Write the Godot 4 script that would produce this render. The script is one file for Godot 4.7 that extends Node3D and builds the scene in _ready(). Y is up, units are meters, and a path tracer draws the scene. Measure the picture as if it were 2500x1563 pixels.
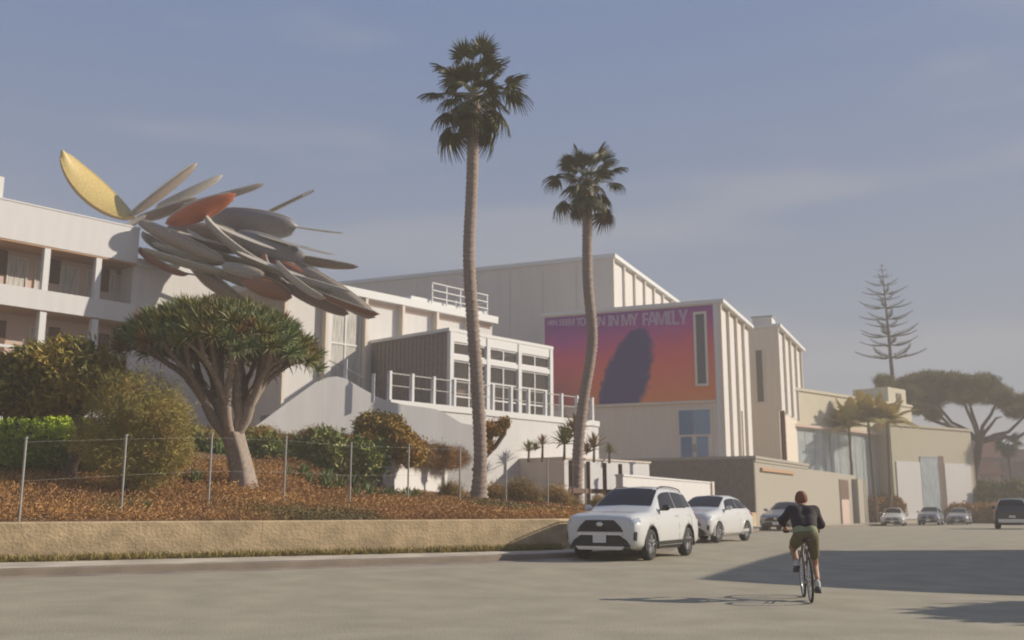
extends Node3D

var M := {}
var taken := {}
var rng := RandomNumberGenerator.new()
const STREET := 1.1606   # 66.5 degrees: local x runs along the street fronts, local z faces the street
const TERRACE := 0.8447  # 48.4 degrees: the fronts of the terrace buildings


# x metres to the right, y up, d metres ahead
func V(x: float, y: float, d: float) -> Vector3:
	return Vector3(x, y, -d)


# ---------------------------------------------------------------- mesh building
class MB:
	var v := PackedVector3Array()
	var n := PackedVector3Array()
	var uv := PackedVector2Array()
	var ix := PackedInt32Array()

	func tri(a: Vector3, b: Vector3, c: Vector3) -> void:
		var m := (b - a).cross(c - a).normalized()
		var k := v.size()
		for p in [a, b, c]:
			v.append(p)
			n.append(m)
			uv.append(Vector2.ZERO)
		ix.append_array([k, k + 2, k + 1])

	# corners anticlockwise as seen from outside
	func quad(a: Vector3, b: Vector3, c: Vector3, d: Vector3) -> void:
		var m := (c - a).cross(d - b).normalized()
		var k := v.size()
		v.append_array([a, b, c, d])
		n.append_array([m, m, m, m])
		uv.append_array([Vector2(0, 1), Vector2(1, 1), Vector2(1, 0), Vector2(0, 0)])
		ix.append_array([k, k + 2, k + 1, k, k + 3, k + 2])

	func box(c: Vector3, s: Vector3, b := Basis.IDENTITY) -> void:
		var h := s * 0.5
		var p := []
		for i in 8:
			p.append(c + b * Vector3(h.x if i & 1 else -h.x, h.y if i & 2 else -h.y, h.z if i & 4 else -h.z))
		quad(p[4], p[5], p[7], p[6])
		quad(p[1], p[0], p[2], p[3])
		quad(p[5], p[1], p[3], p[7])
		quad(p[0], p[4], p[6], p[2])
		quad(p[6], p[7], p[3], p[2])
		quad(p[0], p[1], p[5], p[4])

	# box from low corner to high corner
	func slab(x0: float, x1: float, y0: float, y1: float, z0: float, z1: float) -> void:
		box(Vector3(x0 + x1, y0 + y1, z0 + z1) * 0.5, Vector3(absf(x1 - x0), absf(y1 - y0), absf(z1 - z0)))

	# box with chamfered edges
	func chamfer(c: Vector3, s: Vector3, e: float, b := Basis.IDENTITY) -> void:
		var h := s * 0.5
		var rows := []
		for r in [[-h.y, e], [-h.y + e, 0.0], [h.y - e, 0.0], [h.y, e]]:
			var x: float = h.x - r[1]
			var z: float = h.z - r[1]
			var ring := PackedVector3Array()
			for q in [[x, z - e], [x - e, z], [-x + e, z], [-x, z - e], [-x, -z + e], [-x + e, -z], [x - e, -z], [x, -z + e]]:
				ring.append(c + b * Vector3(q[0], r[0], q[1]))
			rows.append(ring)
		for i in 3:
			for j in 8:
				var j2 := (j + 1) % 8
				quad(rows[i][j2], rows[i][j], rows[i + 1][j], rows[i + 1][j2])
		for j in range(1, 7):
			tri(rows[3][0], rows[3][j + 1], rows[3][j])
			tri(rows[0][0], rows[0][j], rows[0][j + 1])

	# rows of points; smooth; wraps the columns when ring
	func grid(rows: Array, ring := false, flip := false) -> void:
		var h := rows.size()
		var w: int = rows[0].size()
		var k := v.size()
		var nn := PackedVector3Array()
		nn.resize(h * w)
		for i in h:
			for j in w:
				v.append(rows[i][j])
				uv.append(Vector2(float(j) / maxi(w - 1, 1), float(i) / maxi(h - 1, 1)))
		for i in h - 1:
			for j in (w if ring else w - 1):
				var a := i * w + j
				var b := i * w + (j + 1) % w
				var c := (i + 1) * w + (j + 1) % w
				var d := (i + 1) * w + j
				var m := (v[k + c] - v[k + a]).cross(v[k + d] - v[k + b])
				if flip:
					m = -m
					ix.append_array([k + a, k + b, k + c, k + a, k + c, k + d])
				else:
					ix.append_array([k + a, k + c, k + b, k + a, k + d, k + c])
				nn[a] += m
				nn[b] += m
				nn[c] += m
				nn[d] += m
		for q in nn:
			n.append(q.normalized() if q.length_squared() > 1e-14 else Vector3.UP)

	func tube(p: Array, r: Array, sides := 8, caps := true) -> void:
		var rows := []
		var up := Vector3.UP if absf((p[1] - p[0]).normalized().y) < 0.9 else Vector3.RIGHT
		for i in p.size():
			var t: Vector3 = (p[mini(i + 1, p.size() - 1)] - p[maxi(i - 1, 0)]).normalized()
			var a := up.cross(t).normalized()
			up = t.cross(a).normalized()
			var ring := PackedVector3Array()
			var rad: float = r[i] if i < r.size() else r[-1]
			for s in sides:
				var g := TAU * s / sides
				ring.append(p[i] + (a * cos(g) + up * sin(g)) * rad)
			rows.append(ring)
		grid(rows, true)
		if caps:
			for s in range(1, sides - 1):
				tri(rows[0][0], rows[0][s + 1], rows[0][s])
				tri(rows[-1][0], rows[-1][s], rows[-1][s + 1])

	# outline (x, y) pushed from z0 to z1, anticlockwise seen from +z
	func prism(o: PackedVector2Array, z0: float, z1: float, t := Transform3D.IDENTITY) -> void:
		if not Geometry2D.is_polygon_clockwise(o):
			pass
		else:
			o.reverse()
		var f := Geometry2D.triangulate_polygon(o)
		for i in range(0, f.size(), 3):
			var a := o[f[i]]
			var b := o[f[i + 1]]
			var c := o[f[i + 2]]
			if (b - a).cross(c - a) < 0:
				var q := b
				b = c
				c = q
			tri(t * Vector3(a.x, a.y, z1), t * Vector3(b.x, b.y, z1), t * Vector3(c.x, c.y, z1))
			tri(t * Vector3(a.x, a.y, z0), t * Vector3(c.x, c.y, z0), t * Vector3(b.x, b.y, z0))
		for i in o.size():
			var a := o[i]
			var b := o[(i + 1) % o.size()]
			quad(t * Vector3(a.x, a.y, z1), t * Vector3(a.x, a.y, z0), t * Vector3(b.x, b.y, z0), t * Vector3(b.x, b.y, z1))

	func ball(c: Vector3, r: Vector3, seg := 12) -> void:
		var rows := []
		for i in seg / 2 + 1:
			var a := PI * i / (seg / 2)
			var ring := PackedVector3Array()
			for j in seg:
				var g := TAU * j / seg
				ring.append(c + Vector3(r.x * sin(a) * cos(g), -r.y * cos(a), -r.z * sin(a) * sin(g)))
			rows.append(ring)
		grid(rows, true)

	func mesh() -> ArrayMesh:
		var arr := []
		arr.resize(Mesh.ARRAY_MAX)
		arr[Mesh.ARRAY_VERTEX] = v
		arr[Mesh.ARRAY_NORMAL] = n
		arr[Mesh.ARRAY_TEX_UV] = uv
		arr[Mesh.ARRAY_INDEX] = ix
		var m := ArrayMesh.new()
		m.add_surface_from_arrays(Mesh.PRIMITIVE_TRIANGLES, arr)
		return m


func numbered(parent: Node, called: String) -> String:
	var key := "%d/%s" % [parent.get_instance_id(), called]
	taken[key] = taken.get(key, -1) + 1
	return called if taken[key] == 0 else "%s_%03d" % [called, taken[key]]


func put(called: String, shape: Mesh, m: Material, parent: Node3D = self, at := Transform3D.IDENTITY) -> MeshInstance3D:
	var o := MeshInstance3D.new()
	o.name = numbered(parent, called)
	o.mesh = shape
	o.material_override = m
	o.transform = at
	parent.add_child(o, true)
	return o


func obj(called: String, b: MB, m: Material, parent: Node3D = self) -> MeshInstance3D:
	return put(called, b.mesh(), m, parent)


func tag(o: Node3D, label: String, category := "", group := "") -> Node3D:
	o.set_meta("label", label)
	if category:
		o.set_meta("category", category)
	if group:
		o.set_meta("group", group)
	return o


func thing(called: String, label: String, category: String, at := Vector3.ZERO, turn := 0.0, group := "") -> Node3D:
	var o := Node3D.new()
	o.name = numbered(self, called)
	o.position = at
	o.rotation.y = turn
	add_child(o, true)
	tag(o, label, category, group)
	return o


func struct(called: String, b: MB, m: Material) -> MeshInstance3D:
	var o := obj(called, b, m)
	o.set_meta("kind", "structure")
	return o


func one(x0: float, x1: float, y0: float, y1: float, z0: float, z1: float) -> MB:
	var b := MB.new()
	b.slab(x0, x1, y0, y1, z0, z1)
	return b


# ---------------------------------------------------------------- materials
func noise(seed: int, freq: float, octaves: int, lo: float, hi: float, size := 512, kind := FastNoiseLite.TYPE_SIMPLEX_SMOOTH) -> NoiseTexture2D:
	var f := FastNoiseLite.new()
	f.seed = seed
	f.noise_type = kind
	f.frequency = freq
	f.fractal_octaves = octaves
	var t := NoiseTexture2D.new()
	t.width = size
	t.height = size
	t.seamless = true
	t.noise = f
	var g := Gradient.new()
	g.set_color(0, Color(lo, lo, lo))
	g.set_color(1, Color(hi, hi, hi))
	t.color_ramp = g
	return t


# colour given in linear values
func mat(key: String, c: Color, rough := 0.9, tex: Texture2D = null, scale := Vector3.ONE, tex2: Texture2D = null, scale2 := Vector3.ONE, bump: Texture2D = null, depth := 1.0) -> StandardMaterial3D:
	var m := StandardMaterial3D.new()
	m.resource_name = key
	m.albedo_color = c.linear_to_srgb()
	m.roughness = rough
	if tex:
		m.albedo_texture = tex
		m.uv1_triplanar = true
		m.uv1_world_triplanar = true
		m.uv1_scale = scale
	if tex2:
		m.detail_enabled = true
		m.detail_albedo = tex2
		m.detail_blend_mode = BaseMaterial3D.BLEND_MODE_MUL
		m.detail_uv_layer = BaseMaterial3D.DETAIL_UV_2
		m.uv2_triplanar = true
		m.uv2_world_triplanar = true
		m.uv2_scale = scale2
	if bump:
		m.heightmap_enabled = true
		m.heightmap_texture = bump
		m.heightmap_scale = depth
		m.uv1_triplanar = true
		m.uv1_world_triplanar = true
		m.uv1_scale = scale
	M[key] = m
	return m


func leafmat(key: String, back: Color) -> StandardMaterial3D:
	var m := mat(key, Color.WHITE, 0.6)
	m.vertex_color_use_as_albedo = true
	m.backlight_enabled = true
	m.backlight = back.linear_to_srgb()
	m.cull_mode = BaseMaterial3D.CULL_DISABLED
	return m


func materials() -> void:
	var fine := noise(1, 0.09, 4, 0.86, 1.0)
	var soft := noise(2, 0.012, 4, 0.74, 1.0)
	var stain := noise(12, 0.012, 5, 0.95, 1.0)
	var patchy := noise(13, 0.012, 5, 0.86, 1.0)
	var mid := noise(3, 0.03, 5, 0.7, 1.0)
	var bumps := noise(4, 0.08, 4, 0.0, 1.0)
	var grit := noise(5, 0.2, 3, 0.74, 1.0)
	var streak := Vector3(0.55, 0.05, 0.55)
	mat("white", Color(0.75, 0.73, 0.72), 0.85, fine, Vector3.ONE * 0.9, stain, streak, null)
	mat("trim", Color(0.72, 0.71, 0.7), 0.6, fine, Vector3.ONE * 0.7)
	mat("panel", Color(0.72, 0.69, 0.675), 0.8, fine, Vector3.ONE * 0.6, stain, streak)
	mat("grey_wall", Color(0.78, 0.7, 0.62), 0.9, fine, Vector3.ONE * 0.5, stain, Vector3(0.16, 0.02, 0.16))
	mat("beige", Color(0.8, 0.7, 0.59), 0.9, fine, Vector3.ONE * 0.6, stain, streak)
	mat("cream", Color(0.66, 0.6, 0.46), 0.9, fine, Vector3.ONE * 0.5, stain, streak)
	mat("tan", Color(0.55, 0.49, 0.37), 0.9, fine, Vector3.ONE * 0.5, stain, streak)
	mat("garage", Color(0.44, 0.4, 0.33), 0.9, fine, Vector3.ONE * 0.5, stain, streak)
	mat("garage_shaded", Color(0.28, 0.23, 0.18), 0.9, mid, Vector3(0.5, 0.1, 0.5))  # garage tan made darker, the end wall's shade put into its colour
	mat("shingle", Color(0.36, 0.3, 0.265), 0.9, mid, Vector3(1.6, 0.2, 1.6))
	mat("soffit", Color(0.5, 0.3, 0.17), 0.8, fine, Vector3.ONE)  # tan holds the warm bounced light of a shaded white soffit
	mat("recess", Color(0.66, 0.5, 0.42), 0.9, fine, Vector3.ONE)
	mat("brown", Color(0.17, 0.085, 0.05), 0.7, mid, Vector3.ONE)
	mat("dark", Color(0.03, 0.025, 0.025), 0.8)
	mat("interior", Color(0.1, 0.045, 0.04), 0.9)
	mat("curtain", Color(0.74, 0.7, 0.65), 0.9, noise(11, 0.06, 2, 0.6, 1.0, 256), Vector3(1.2, 0.05, 1.2))
	mat("roofing", Color(0.4, 0.38, 0.35), 0.95, mid, Vector3.ONE * 0.5)
	mat("steel", Color(0.3, 0.29, 0.27), 0.55).metallic = 0.3
	mat("wire", Color(0.3, 0.29, 0.27), 0.5).metallic = 0.5
	mat("road", Color(0.51, 0.45, 0.33), 0.93, grit, Vector3.ONE * 0.5, patchy, Vector3.ONE * 0.11, bumps, 0.4)
	mat("walk", Color(0.78, 0.68, 0.54), 0.92, fine, Vector3.ONE * 0.6, soft, Vector3.ONE * 0.12, bumps, 0.3)
	mat("kerb", Color(0.36, 0.29, 0.22), 0.92, fine, Vector3.ONE * 0.6, soft, Vector3.ONE * 0.2)
	mat("earth", Color(0.36, 0.19, 0.08), 0.98, mid, Vector3.ONE * 0.5, grit, Vector3.ONE * 1.2, bumps, 3.0)
	mat("shade_gutter", Color(0.4, 0.31, 0.24), 0.92, fine, Vector3.ONE * 0.6, soft, Vector3.ONE * 0.15)  # gutter pan; its dark reddish tone stands in for shade along the kerb
	mat("field", Color(0.42, 0.37, 0.28), 0.98, mid, Vector3.ONE * 0.1)
	var rocky := noise(6, 0.035, 4, 0.0, 1.0, 512, FastNoiseLite.TYPE_CELLULAR)
	mat("retaining", Color(0.88, 0.66, 0.39), 0.95, grit, Vector3.ONE * 0.8, mid, Vector3.ONE * 0.12, rocky, 1.6)
	mat("bark", Color(0.24, 0.16, 0.12), 0.95, mid, Vector3(1.5, 0.4, 1.5), grit, Vector3.ONE * 2.0)
	mat("palm_bark", Color(0.55, 0.43, 0.36), 0.95, grit, Vector3(1.2, 2.4, 1.2), mid, Vector3.ONE * 0.8)
	mat("dragon_bark", Color(0.6, 0.48, 0.4), 0.9, mid, Vector3(0.8, 0.5, 0.8), grit, Vector3.ONE * 1.5)
	mat("pale_bark", Color(0.3, 0.27, 0.22), 0.9, mid, Vector3.ONE)
	leafmat("leaf", Color(0.05, 0.06, 0.02))
	mat("frond", Color(0.125, 0.12, 0.035), 0.55, mid, Vector3.ONE * 2.0)
	M.frond.backlight_enabled = true
	M.frond.backlight = Color(0.05, 0.06, 0.015).linear_to_srgb()
	mat("frond_dry", Color(0.16, 0.1, 0.05), 0.8, mid, Vector3.ONE * 2.0)
	mat("petiole", Color(0.2, 0.19, 0.09), 0.6)
	mat("frond_gold", Color(0.62, 0.5, 0.16), 0.6, mid, Vector3.ONE)
	M.frond_gold.backlight_enabled = true
	M.frond_gold.backlight = Color(0.25, 0.19, 0.04).linear_to_srgb()
	mat("sword", Color(0.25, 0.245, 0.05), 0.5, mid, Vector3.ONE * 1.5)
	mat("sword_blue", Color(0.2, 0.26, 0.08), 0.5, mid, Vector3.ONE * 1.5)
	mat("sword_dry", Color(0.36, 0.2, 0.055), 0.6, mid, Vector3.ONE * 1.5)
	# glass
	var g := mat("glass", Color(0.03, 0.035, 0.04), 0.06)
	g.metallic_specular = 0.7
	g = mat("reflected_sky_glass", Color(0.52, 0.57, 0.58), 0.12, mid, Vector3(0.25, 0.04, 0.25))  # sky reflection painted into the glass colour
	g.metallic_specular = 0.8
	g = mat("blue_glass", Color(0.1, 0.2, 0.33), 0.1)
	g.metallic_specular = 0.8
	g = mat("pane", Color(0.4, 0.36, 0.34, 0.1), 0.04)
	g.transparency = BaseMaterial3D.TRANSPARENCY_ALPHA
	g.metallic_specular = 0.15
	# boats
	for c in [["yellow", Color(0.5, 0.27, 0.06)], ["sunny", Color(0.72, 0.54, 0.19)], ["taupe", Color(0.4, 0.32, 0.25)], ["pale", Color(0.66, 0.6, 0.52)], ["brown", Color(0.3, 0.2, 0.145)], ["orange", Color(0.66, 0.16, 0.05)], ["slate", Color(0.26, 0.24, 0.25)],
			["cream", Color(0.66, 0.55, 0.33)], ["grey", Color(0.44, 0.39, 0.33)], ["moss", Color(0.4, 0.36, 0.26)], ["rust", Color(0.34, 0.12, 0.07)], ["rustorange", Color(0.36, 0.13, 0.05)]]:
		mat("boat_" + c[0], c[1], 0.45, mid, Vector3.ONE * 0.6)
	mat("boat_deck", Color(0.7, 0.65, 0.55), 0.5, mid, Vector3.ONE * 0.8)
	mat("boat_inside", Color(0.2, 0.17, 0.14), 0.8, mid, Vector3.ONE)


# ---------------------------------------------------------------- the lie of the land
const WALL := [[-34.0, 7.16], [-10.0, 20.0], [-2.0, 24.28], [1.2, 26.2], [2.7, 28.5], [3.9, 33.0], [5.5, 38.0], [8.6, 45.0], [11.5, 52.0], [14.6, 61.5]]
const WALK := [2.3, 2.2, 1.75, 1.3, 1.15, 1.05, 1.0, 1.0, 1.0, 1.4, 1.6, 1.6, 1.6]


func road_h(x: float, d: float) -> float:
	var s := d - 0.5 * x
	return 0.22 * smoothstep(13.0, 22.0, s) + 0.05 * smoothstep(24.0, 34.0, s) - 0.33 * smoothstep(52.0, 88.0, d)


# signed distance behind the retaining wall, with the way out
func behind(x: float, d: float) -> Vector3:
	var p := Vector2(x, d)
	var best := 1e9
	var res := Vector3.ZERO
	for i in WALL.size() - 1:
		var a := Vector2(WALL[i][0], WALL[i][1])
		var b := Vector2(WALL[i + 1][0], WALL[i + 1][1])
		var q := Geometry2D.get_closest_point_to_segment(p, a, b)
		var l := p.distance_to(q)
		if l < best - 1e-5:
			best = l
			var t := (b - a).normalized()
			var nn := Vector2(-t.y, t.x)
			res = Vector3(l * (1.0 if (p - q).dot(nn) >= 0 else -1.0), nn.x, nn.y)
	return res


func bank_h(x: float, d: float) -> float:
	var s := maxf(behind(x, d).x, 0.0)
	var k := lerpf(0.19, 0.095, smoothstep(-7.5, -4.0, x))
	k = lerpf(k, 0.03, smoothstep(2.0, 6.0, x))
	var h := 1.06 + k * minf(s, 11.0) + 0.05 * sin(x * 1.3) * cos(d * 0.9) * minf(s * 0.3, 1.0)
	return h


func ground() -> void:
	var b := MB.new()
	var rows := []
	for i in 13:
		var r := 320.0 * pow(i / 12.0, 2.0) + 0.1
		var ring := PackedVector3Array()
		for j in 48:
			ring.append(Vector3(r * cos(TAU * j / 48), -0.9, 40.0 * -1.0 + r * sin(TAU * j / 48)))
		rows.append(ring)
	b.grid(rows, true)
	struct("ground", b, M.field)
	b = MB.new()
	rows = []
	for i in 96:
		var d := -24.0 + i * 1.6 if i < 60 else 72.0 + (i - 60) * 2.2
		var row := PackedVector3Array()
		for j in 76:
			var x := -52.0 + j * 1.9
			row.append(V(x, road_h(x, d), d))
		rows.append(row)
	b.grid(rows)
	struct("road", b, M.road)
	# pavement along the wall, with its kerb
	var line := WALL.duplicate()
	line.append_array([[16.6, 66.0], [28.5, 86.0], [42.0, 104.0]])
	var pts := []
	for i in line.size() - 1:
		var steps := int(ceil(Vector2(line[i + 1][0] - line[i][0], line[i + 1][1] - line[i][1]).length() / 1.5))
		for k in steps:
			var t := float(k) / steps
			pts.append([lerpf(line[i][0], line[i + 1][0], t), lerpf(line[i][1], line[i + 1][1], t), lerpf(WALK[i], WALK[i + 1], t)])
	var inner := []
	var outer := []
	for i in pts.size():
		var t := Vector2(pts[mini(i + 2, pts.size() - 1)][0] - pts[maxi(i - 2, 0)][0], pts[mini(i + 2, pts.size() - 1)][1] - pts[maxi(i - 2, 0)][1]).normalized()
		var nn := Vector2(t.y, -t.x)
		var p := Vector2(pts[i][0], pts[i][1]) - nn * 0.35
		inner.append(p)
		outer.append(Vector2(pts[i][0], pts[i][1]) + nn * pts[i][2])
	b = MB.new()
	var kb := MB.new()
	var strips := [[], []]
	for i in pts.size():
		var o: Vector2 = outer[i]
		var q: Vector2 = inner[i]
		var u := (o - q).normalized()
		var e := o - u * 0.16
		var h := road_h(o.x, o.y) + 0.13
		strips[0].append(PackedVector3Array([V(q.x, h + 0.03, q.y), V(e.x, h, e.y)]))
		strips[1].append(PackedVector3Array([V(e.x, h - 0.06, e.y), V(e.x, h + 0.008, e.y), V(e.x + u.x * 0.13, h + 0.005, e.y + u.y * 0.13), V(o.x, h - 0.02, o.y), V(o.x + u.x * 0.02, h - 0.2, o.y + u.y * 0.02)]))
	b.grid(strips[0], false, true)
	kb.grid(strips[1], false, true)
	struct("pavement", b, M.walk)
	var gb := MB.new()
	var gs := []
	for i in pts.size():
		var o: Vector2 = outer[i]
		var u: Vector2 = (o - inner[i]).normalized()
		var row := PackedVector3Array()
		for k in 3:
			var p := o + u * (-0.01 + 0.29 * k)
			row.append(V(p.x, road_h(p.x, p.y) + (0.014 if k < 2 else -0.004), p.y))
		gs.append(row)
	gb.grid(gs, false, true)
	struct("shade_gutter", gb, M.shade_gutter)
	struct("kerb", kb, M.kerb)
	# the planted bank behind the wall
	b = MB.new()
	var W := 150
	var H := 130
	var where := []
	for i in H:
		for j in W:
			var x := -36.0 + j * 0.37
			var d := 6.0 + i * 0.5
			where.append([Vector2(x, d), behind(x, d)])
	for i in H - 1:
		for j in W - 1:
			var cs := [where[i * W + j], where[i * W + j + 1], where[(i + 1) * W + j + 1], where[(i + 1) * W + j]]
			var most := -9.0
			for c in cs:
				most = maxf(most, c[1].x)
			if most < 0.12:
				continue
			var q := []
			for c in cs:
				var p: Vector2 = c[0]
				if c[1].x < 0.12:
					p += Vector2(c[1].y, c[1].z) * (0.12 - c[1].x)
				q.append(V(p.x, bank_h(p.x, p.y), p.y))
			b.quad(q[0], q[1], q[2], q[3])
	struct("bank", b, M.earth)
	# retaining wall, cast in bays
	var wall := thing("retaining_wall", "low rough tan retaining wall along the pavement below the planted bank", "wall")
	for i in range(0, pts.size()):
		if pts[i][1] > 61.0:
			break
		var a := Vector2(pts[i][0], pts[i][1])
		var c := Vector2(pts[i + 1][0], pts[i + 1][1])
		var t := (c - a).normalized()
		var nn := Vector2(-t.y, t.x) * 0.28
		var y0 := road_h(a.x, a.y) - 0.2
		var top := 1.13
		c -= t * 0.003
		var w := MB.new()
		var A := V(a.x, y0, a.y)
		var C := V(c.x, y0, c.y)
		var B := V(a.x + nn.x, y0, a.y + nn.y)
		var D := V(c.x + nn.x, y0, c.y + nn.y)
		var u := Vector3(0, top - y0 - 0.03, 0)
		var e := Vector3(0, top - y0, 0)
		var s := V(nn.x, 0, nn.y) * 0.12
		w.quad(A, C, C + u, A + u)
		w.quad(A + u, C + u, C + e + s, A + e + s)
		w.quad(A + e + s, C + e + s, D + e, B + e)
		w.quad(D, B, B + e, D + e)
		w.quad(B, A, A + u, B + e)
		w.quad(C, D, D + e, C + u)
		obj("wall_bay", w, M.retaining, wall)


# ---------------------------------------------------------------- buildings
# window in local axes: frame bars round a pane grid; face "z" looks along +z, "x" along -x
func window(parent: Node3D, face: String, u0: float, u1: float, y0: float, y1: float, at: float, cols: int, rows: int, glass: Material, frame: Material, bar := 0.06, called := "window") -> MeshInstance3D:
	var b := MB.new()
	var f := MeshInstance3D.new()
	var place := func(m: MB, a0: float, a1: float, h0: float, h1: float, d0: float, d1: float) -> void:
		if face == "z":
			m.slab(a0, a1, h0, h1, at + d0, at + d1)
		else:
			m.slab(at - d1, at - d0, h0, h1, a0, a1)
	place.call(b, u0, u1, y0, y0 + bar, 0.0, 0.08)
	place.call(b, u0, u1, y1 - bar, y1, 0.0, 0.08)
	place.call(b, u0, u0 + bar, y0 + bar, y1 - bar, 0.0, 0.08)
	place.call(b, u1 - bar, u1, y0 + bar, y1 - bar, 0.0, 0.08)
	f = obj(called, b, frame, parent)
	var w := (u1 - u0 - bar) / cols
	var h := (y1 - y0 - bar) / rows
	for i in range(1, cols):
		var m := MB.new()
		place.call(m, u0 + i * w, u0 + i * w + bar, y0 + bar, y1 - bar, 0.003, 0.075)
		obj("muntin", m, frame, f)
	for j in range(1, rows):
		for i in cols:
			var m := MB.new()
			place.call(m, u0 + i * w + bar, u0 + (i + 1) * w, y0 + j * h, y0 + j * h + bar, 0.005, 0.07)
			obj("muntin", m, frame, f)
	for i in cols:
		for j in rows:
			var m := MB.new()
			place.call(m, u0 + i * w + bar, u0 + (i + 1) * w, y0 + j * h + bar, y0 + (j + 1) * h, 0.02, 0.035)
			obj("pane", m, glass, f)
	return f


func fins(parent: Node3D, xs: Array, y0: float, y1: float, depth: float, m: Material, thick := 0.22) -> void:
	for x in xs:
		obj("fin", one(x, x + thick, y0, y1, 0.0, depth), m, parent)


func museum() -> void:
	# tall block at the back
	var t := thing("auditorium_block", "tall grey rear block with white ribbed street side, highest roof of the museum", "building", V(7.83, 0, 78.0), STREET)
	obj("wall", one(0.0, 26.0, 0.0, 20.9, -26.0, 0.0), M.grey_wall, t)
	obj("street_wall", one(0.25, 25.8, 0.5, 20.6, 0.004, 0.03), M.panel, t)
	obj("coping", one(-0.12, 26.1, 20.9, 21.22, -26.1, 0.4), M.trim, t)
	fins(t, [-0.03, 2.9, 5.9, 8.9, 11.9, 14.9, 17.9, 20.9], 0.0, 20.9, 0.24, M.beige)
	for k in 9:
		obj("joint", one(-0.012, 0.0, 1.0, 20.5, -2.9 * k - 2.92, -2.9 * k - 2.9), M.roofing, t)
	obj("ledge", one(-0.1, 0.0, 13.6, 13.75, -26.0, -0.2), M.grey_wall, t)

	# mural block with the street door
	t = thing("mural_block", "museum block with purple and orange mural end wall and white ribbed street side", "building", V(13.65, 0, 66.0), STREET)
	obj("wall", one(0.0, 10.8, 4.3, 14.82, -12.5, 0.0), M.beige, t)
	obj("street_wall", one(0.25, 10.7, 4.6, 14.6, 0.004, 0.03), M.panel, t)
	obj("coping", one(-0.1, 10.9, 14.82, 15.07, -12.6, 0.44), M.trim, t)
	fins(t, [-0.03, 2.6, 5.3, 8.0], 0.5, 14.82, 0.24, M.beige, 0.22)
	obj("corner_trim", one(-0.05, -0.003, 4.4, 14.82, -0.26, -0.004), M.trim, t)
	obj("side_slot", one(6.6, 7.1, 4.8, 8.2, 0.034, 0.05), M.brown, t)
	mural(t)
	window(t, "x", -1.62, -0.72, 9.3, 14.3, -0.035, 1, 1, M.glass, M.grey_wall, 0.16)
	obj("string_course", one(-0.14, 0.0, 8.2, 8.36, -12.5, -0.3), M.beige, t)
	obj("canopy_wall", one(-0.35, 0.0, 4.3, 8.1, -12.5, -10.9), M.beige, t)
	obj("downpipe", one(-0.12, -0.02, 4.4, 8.1, -10.75, -10.63), M.grey_wall, t)
	var dr := obj("door", one(-0.06, -0.004, 4.5, 7.9, -2.95, -0.6), M.grey_wall, t)
	for k in 2:
		obj("transom_pane", one(-0.09, -0.06, 6.15, 7.75, -2.8 + k * 1.05, -1.8 + k * 1.05), M.blue_glass, dr)
		obj("door_pane", one(-0.09, -0.06, 4.55, 6.0, -2.72 + k * 1.05, -1.98 + k * 1.05), M.blue_glass, dr)
		obj("handle", one(-0.16, -0.09, 5.0, 5.5, -1.9 + k * 0.12, -1.87 + k * 0.12), M.steel, dr)

	# narrow tower further along
	t = thing("stair_tower", "beige stair tower with tall dark window slot, beyond the mural block", "building", V(21.13, 0, 80.0), STREET)
	obj("wall", one(0.0, 14.3, 0.0, 15.7, -9.0, 0.0), M.beige, t)
	obj("street_wall", one(0.25, 14.2, 9.0, 15.5, 0.004, 0.03), M.panel, t)
	obj("coping", one(-0.1, 14.4, 15.7, 15.95, -9.1, 0.44), M.trim, t)
	fins(t, [-0.02, 3.3, 6.6, 9.9, 13.2], 9.0, 15.7, 0.24, M.beige, 0.24)
	obj("rib", one(0.4, 0.7, 0.4, 9.0, 0.0, 0.35), M.brown, t)
	var w := window(t, "x", -1.75, -1.0, 9.6, 14.0, 0.0, 1, 1, M.glass, M.grey_wall, 0.12)
	var ac := thing("air_unit", "small pale air handling box on the stair tower roof", "vent", V(21.0, 15.95, 83.0), STREET)
	obj("casing", one(-0.9, 0.9, 0.0, 0.95, -0.8, 0.8), M.trim, ac)
	obj("cap", one(-0.98, 0.98, 0.95, 1.05, -0.88, 0.88), M.steel, ac)
	for k in 5:
		obj("louver", one(-0.93, -0.905, 0.15 + k * 0.15, 0.23 + k * 0.15, -0.7, 0.7), M.grey_wall, ac)

	# garage podium under the mural block
	t = thing("garage_podium", "tan garage podium with end wall coloured dark for shade and brown doorway, below the mural block", "building", V(15.2, 0, 64.0), 1.0582)
	obj("wall", one(0.02, 34.0, -0.8, 4.25, -10.2, 0.0), M.garage, t)
	obj("end_wall", one(-0.12, 0.02, -0.8, 4.45, -10.2, -0.02), M.garage_shaded, t)
	obj("coping", one(-0.16, 13.9, 4.45, 4.62, -10.3, 0.14), M.garage, t)
	obj("upper_band", one(0.02, 13.8, 4.25, 4.45, -10.2, 0.06), M.garage, t)
	obj("sign_strip", one(1.2, 9.5, 3.72, 3.92, 0.0, 0.16), M.soffit, t)
	var door := obj("doorway", one(24.6, 28.2, -0.3, 3.75, 0.0, 0.05), M.brown, t)
	obj("door_leaf", one(24.9, 27.9, -0.2, 2.1, 0.05, 0.09), M.recess, door)
	obj("end_pier", one(30.0, 34.0, -0.3, 3.9, 0.0, 0.5), M.garage, t)

	# cream wing with the long window
	t = thing("cream_wing", "long cream wing with a band of glass coloured like reflected sky, behind the three slim palms", "building", V(23.2, 0, 87.15), 0.7641)
	obj("wall", one(0.0, 25.0, -0.8, 11.6, -10.0, 0.0), M.cream, t)
	obj("coping", one(-0.1, 25.1, 11.6, 11.85, -10.1, 0.12), M.cream, t)
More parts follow.
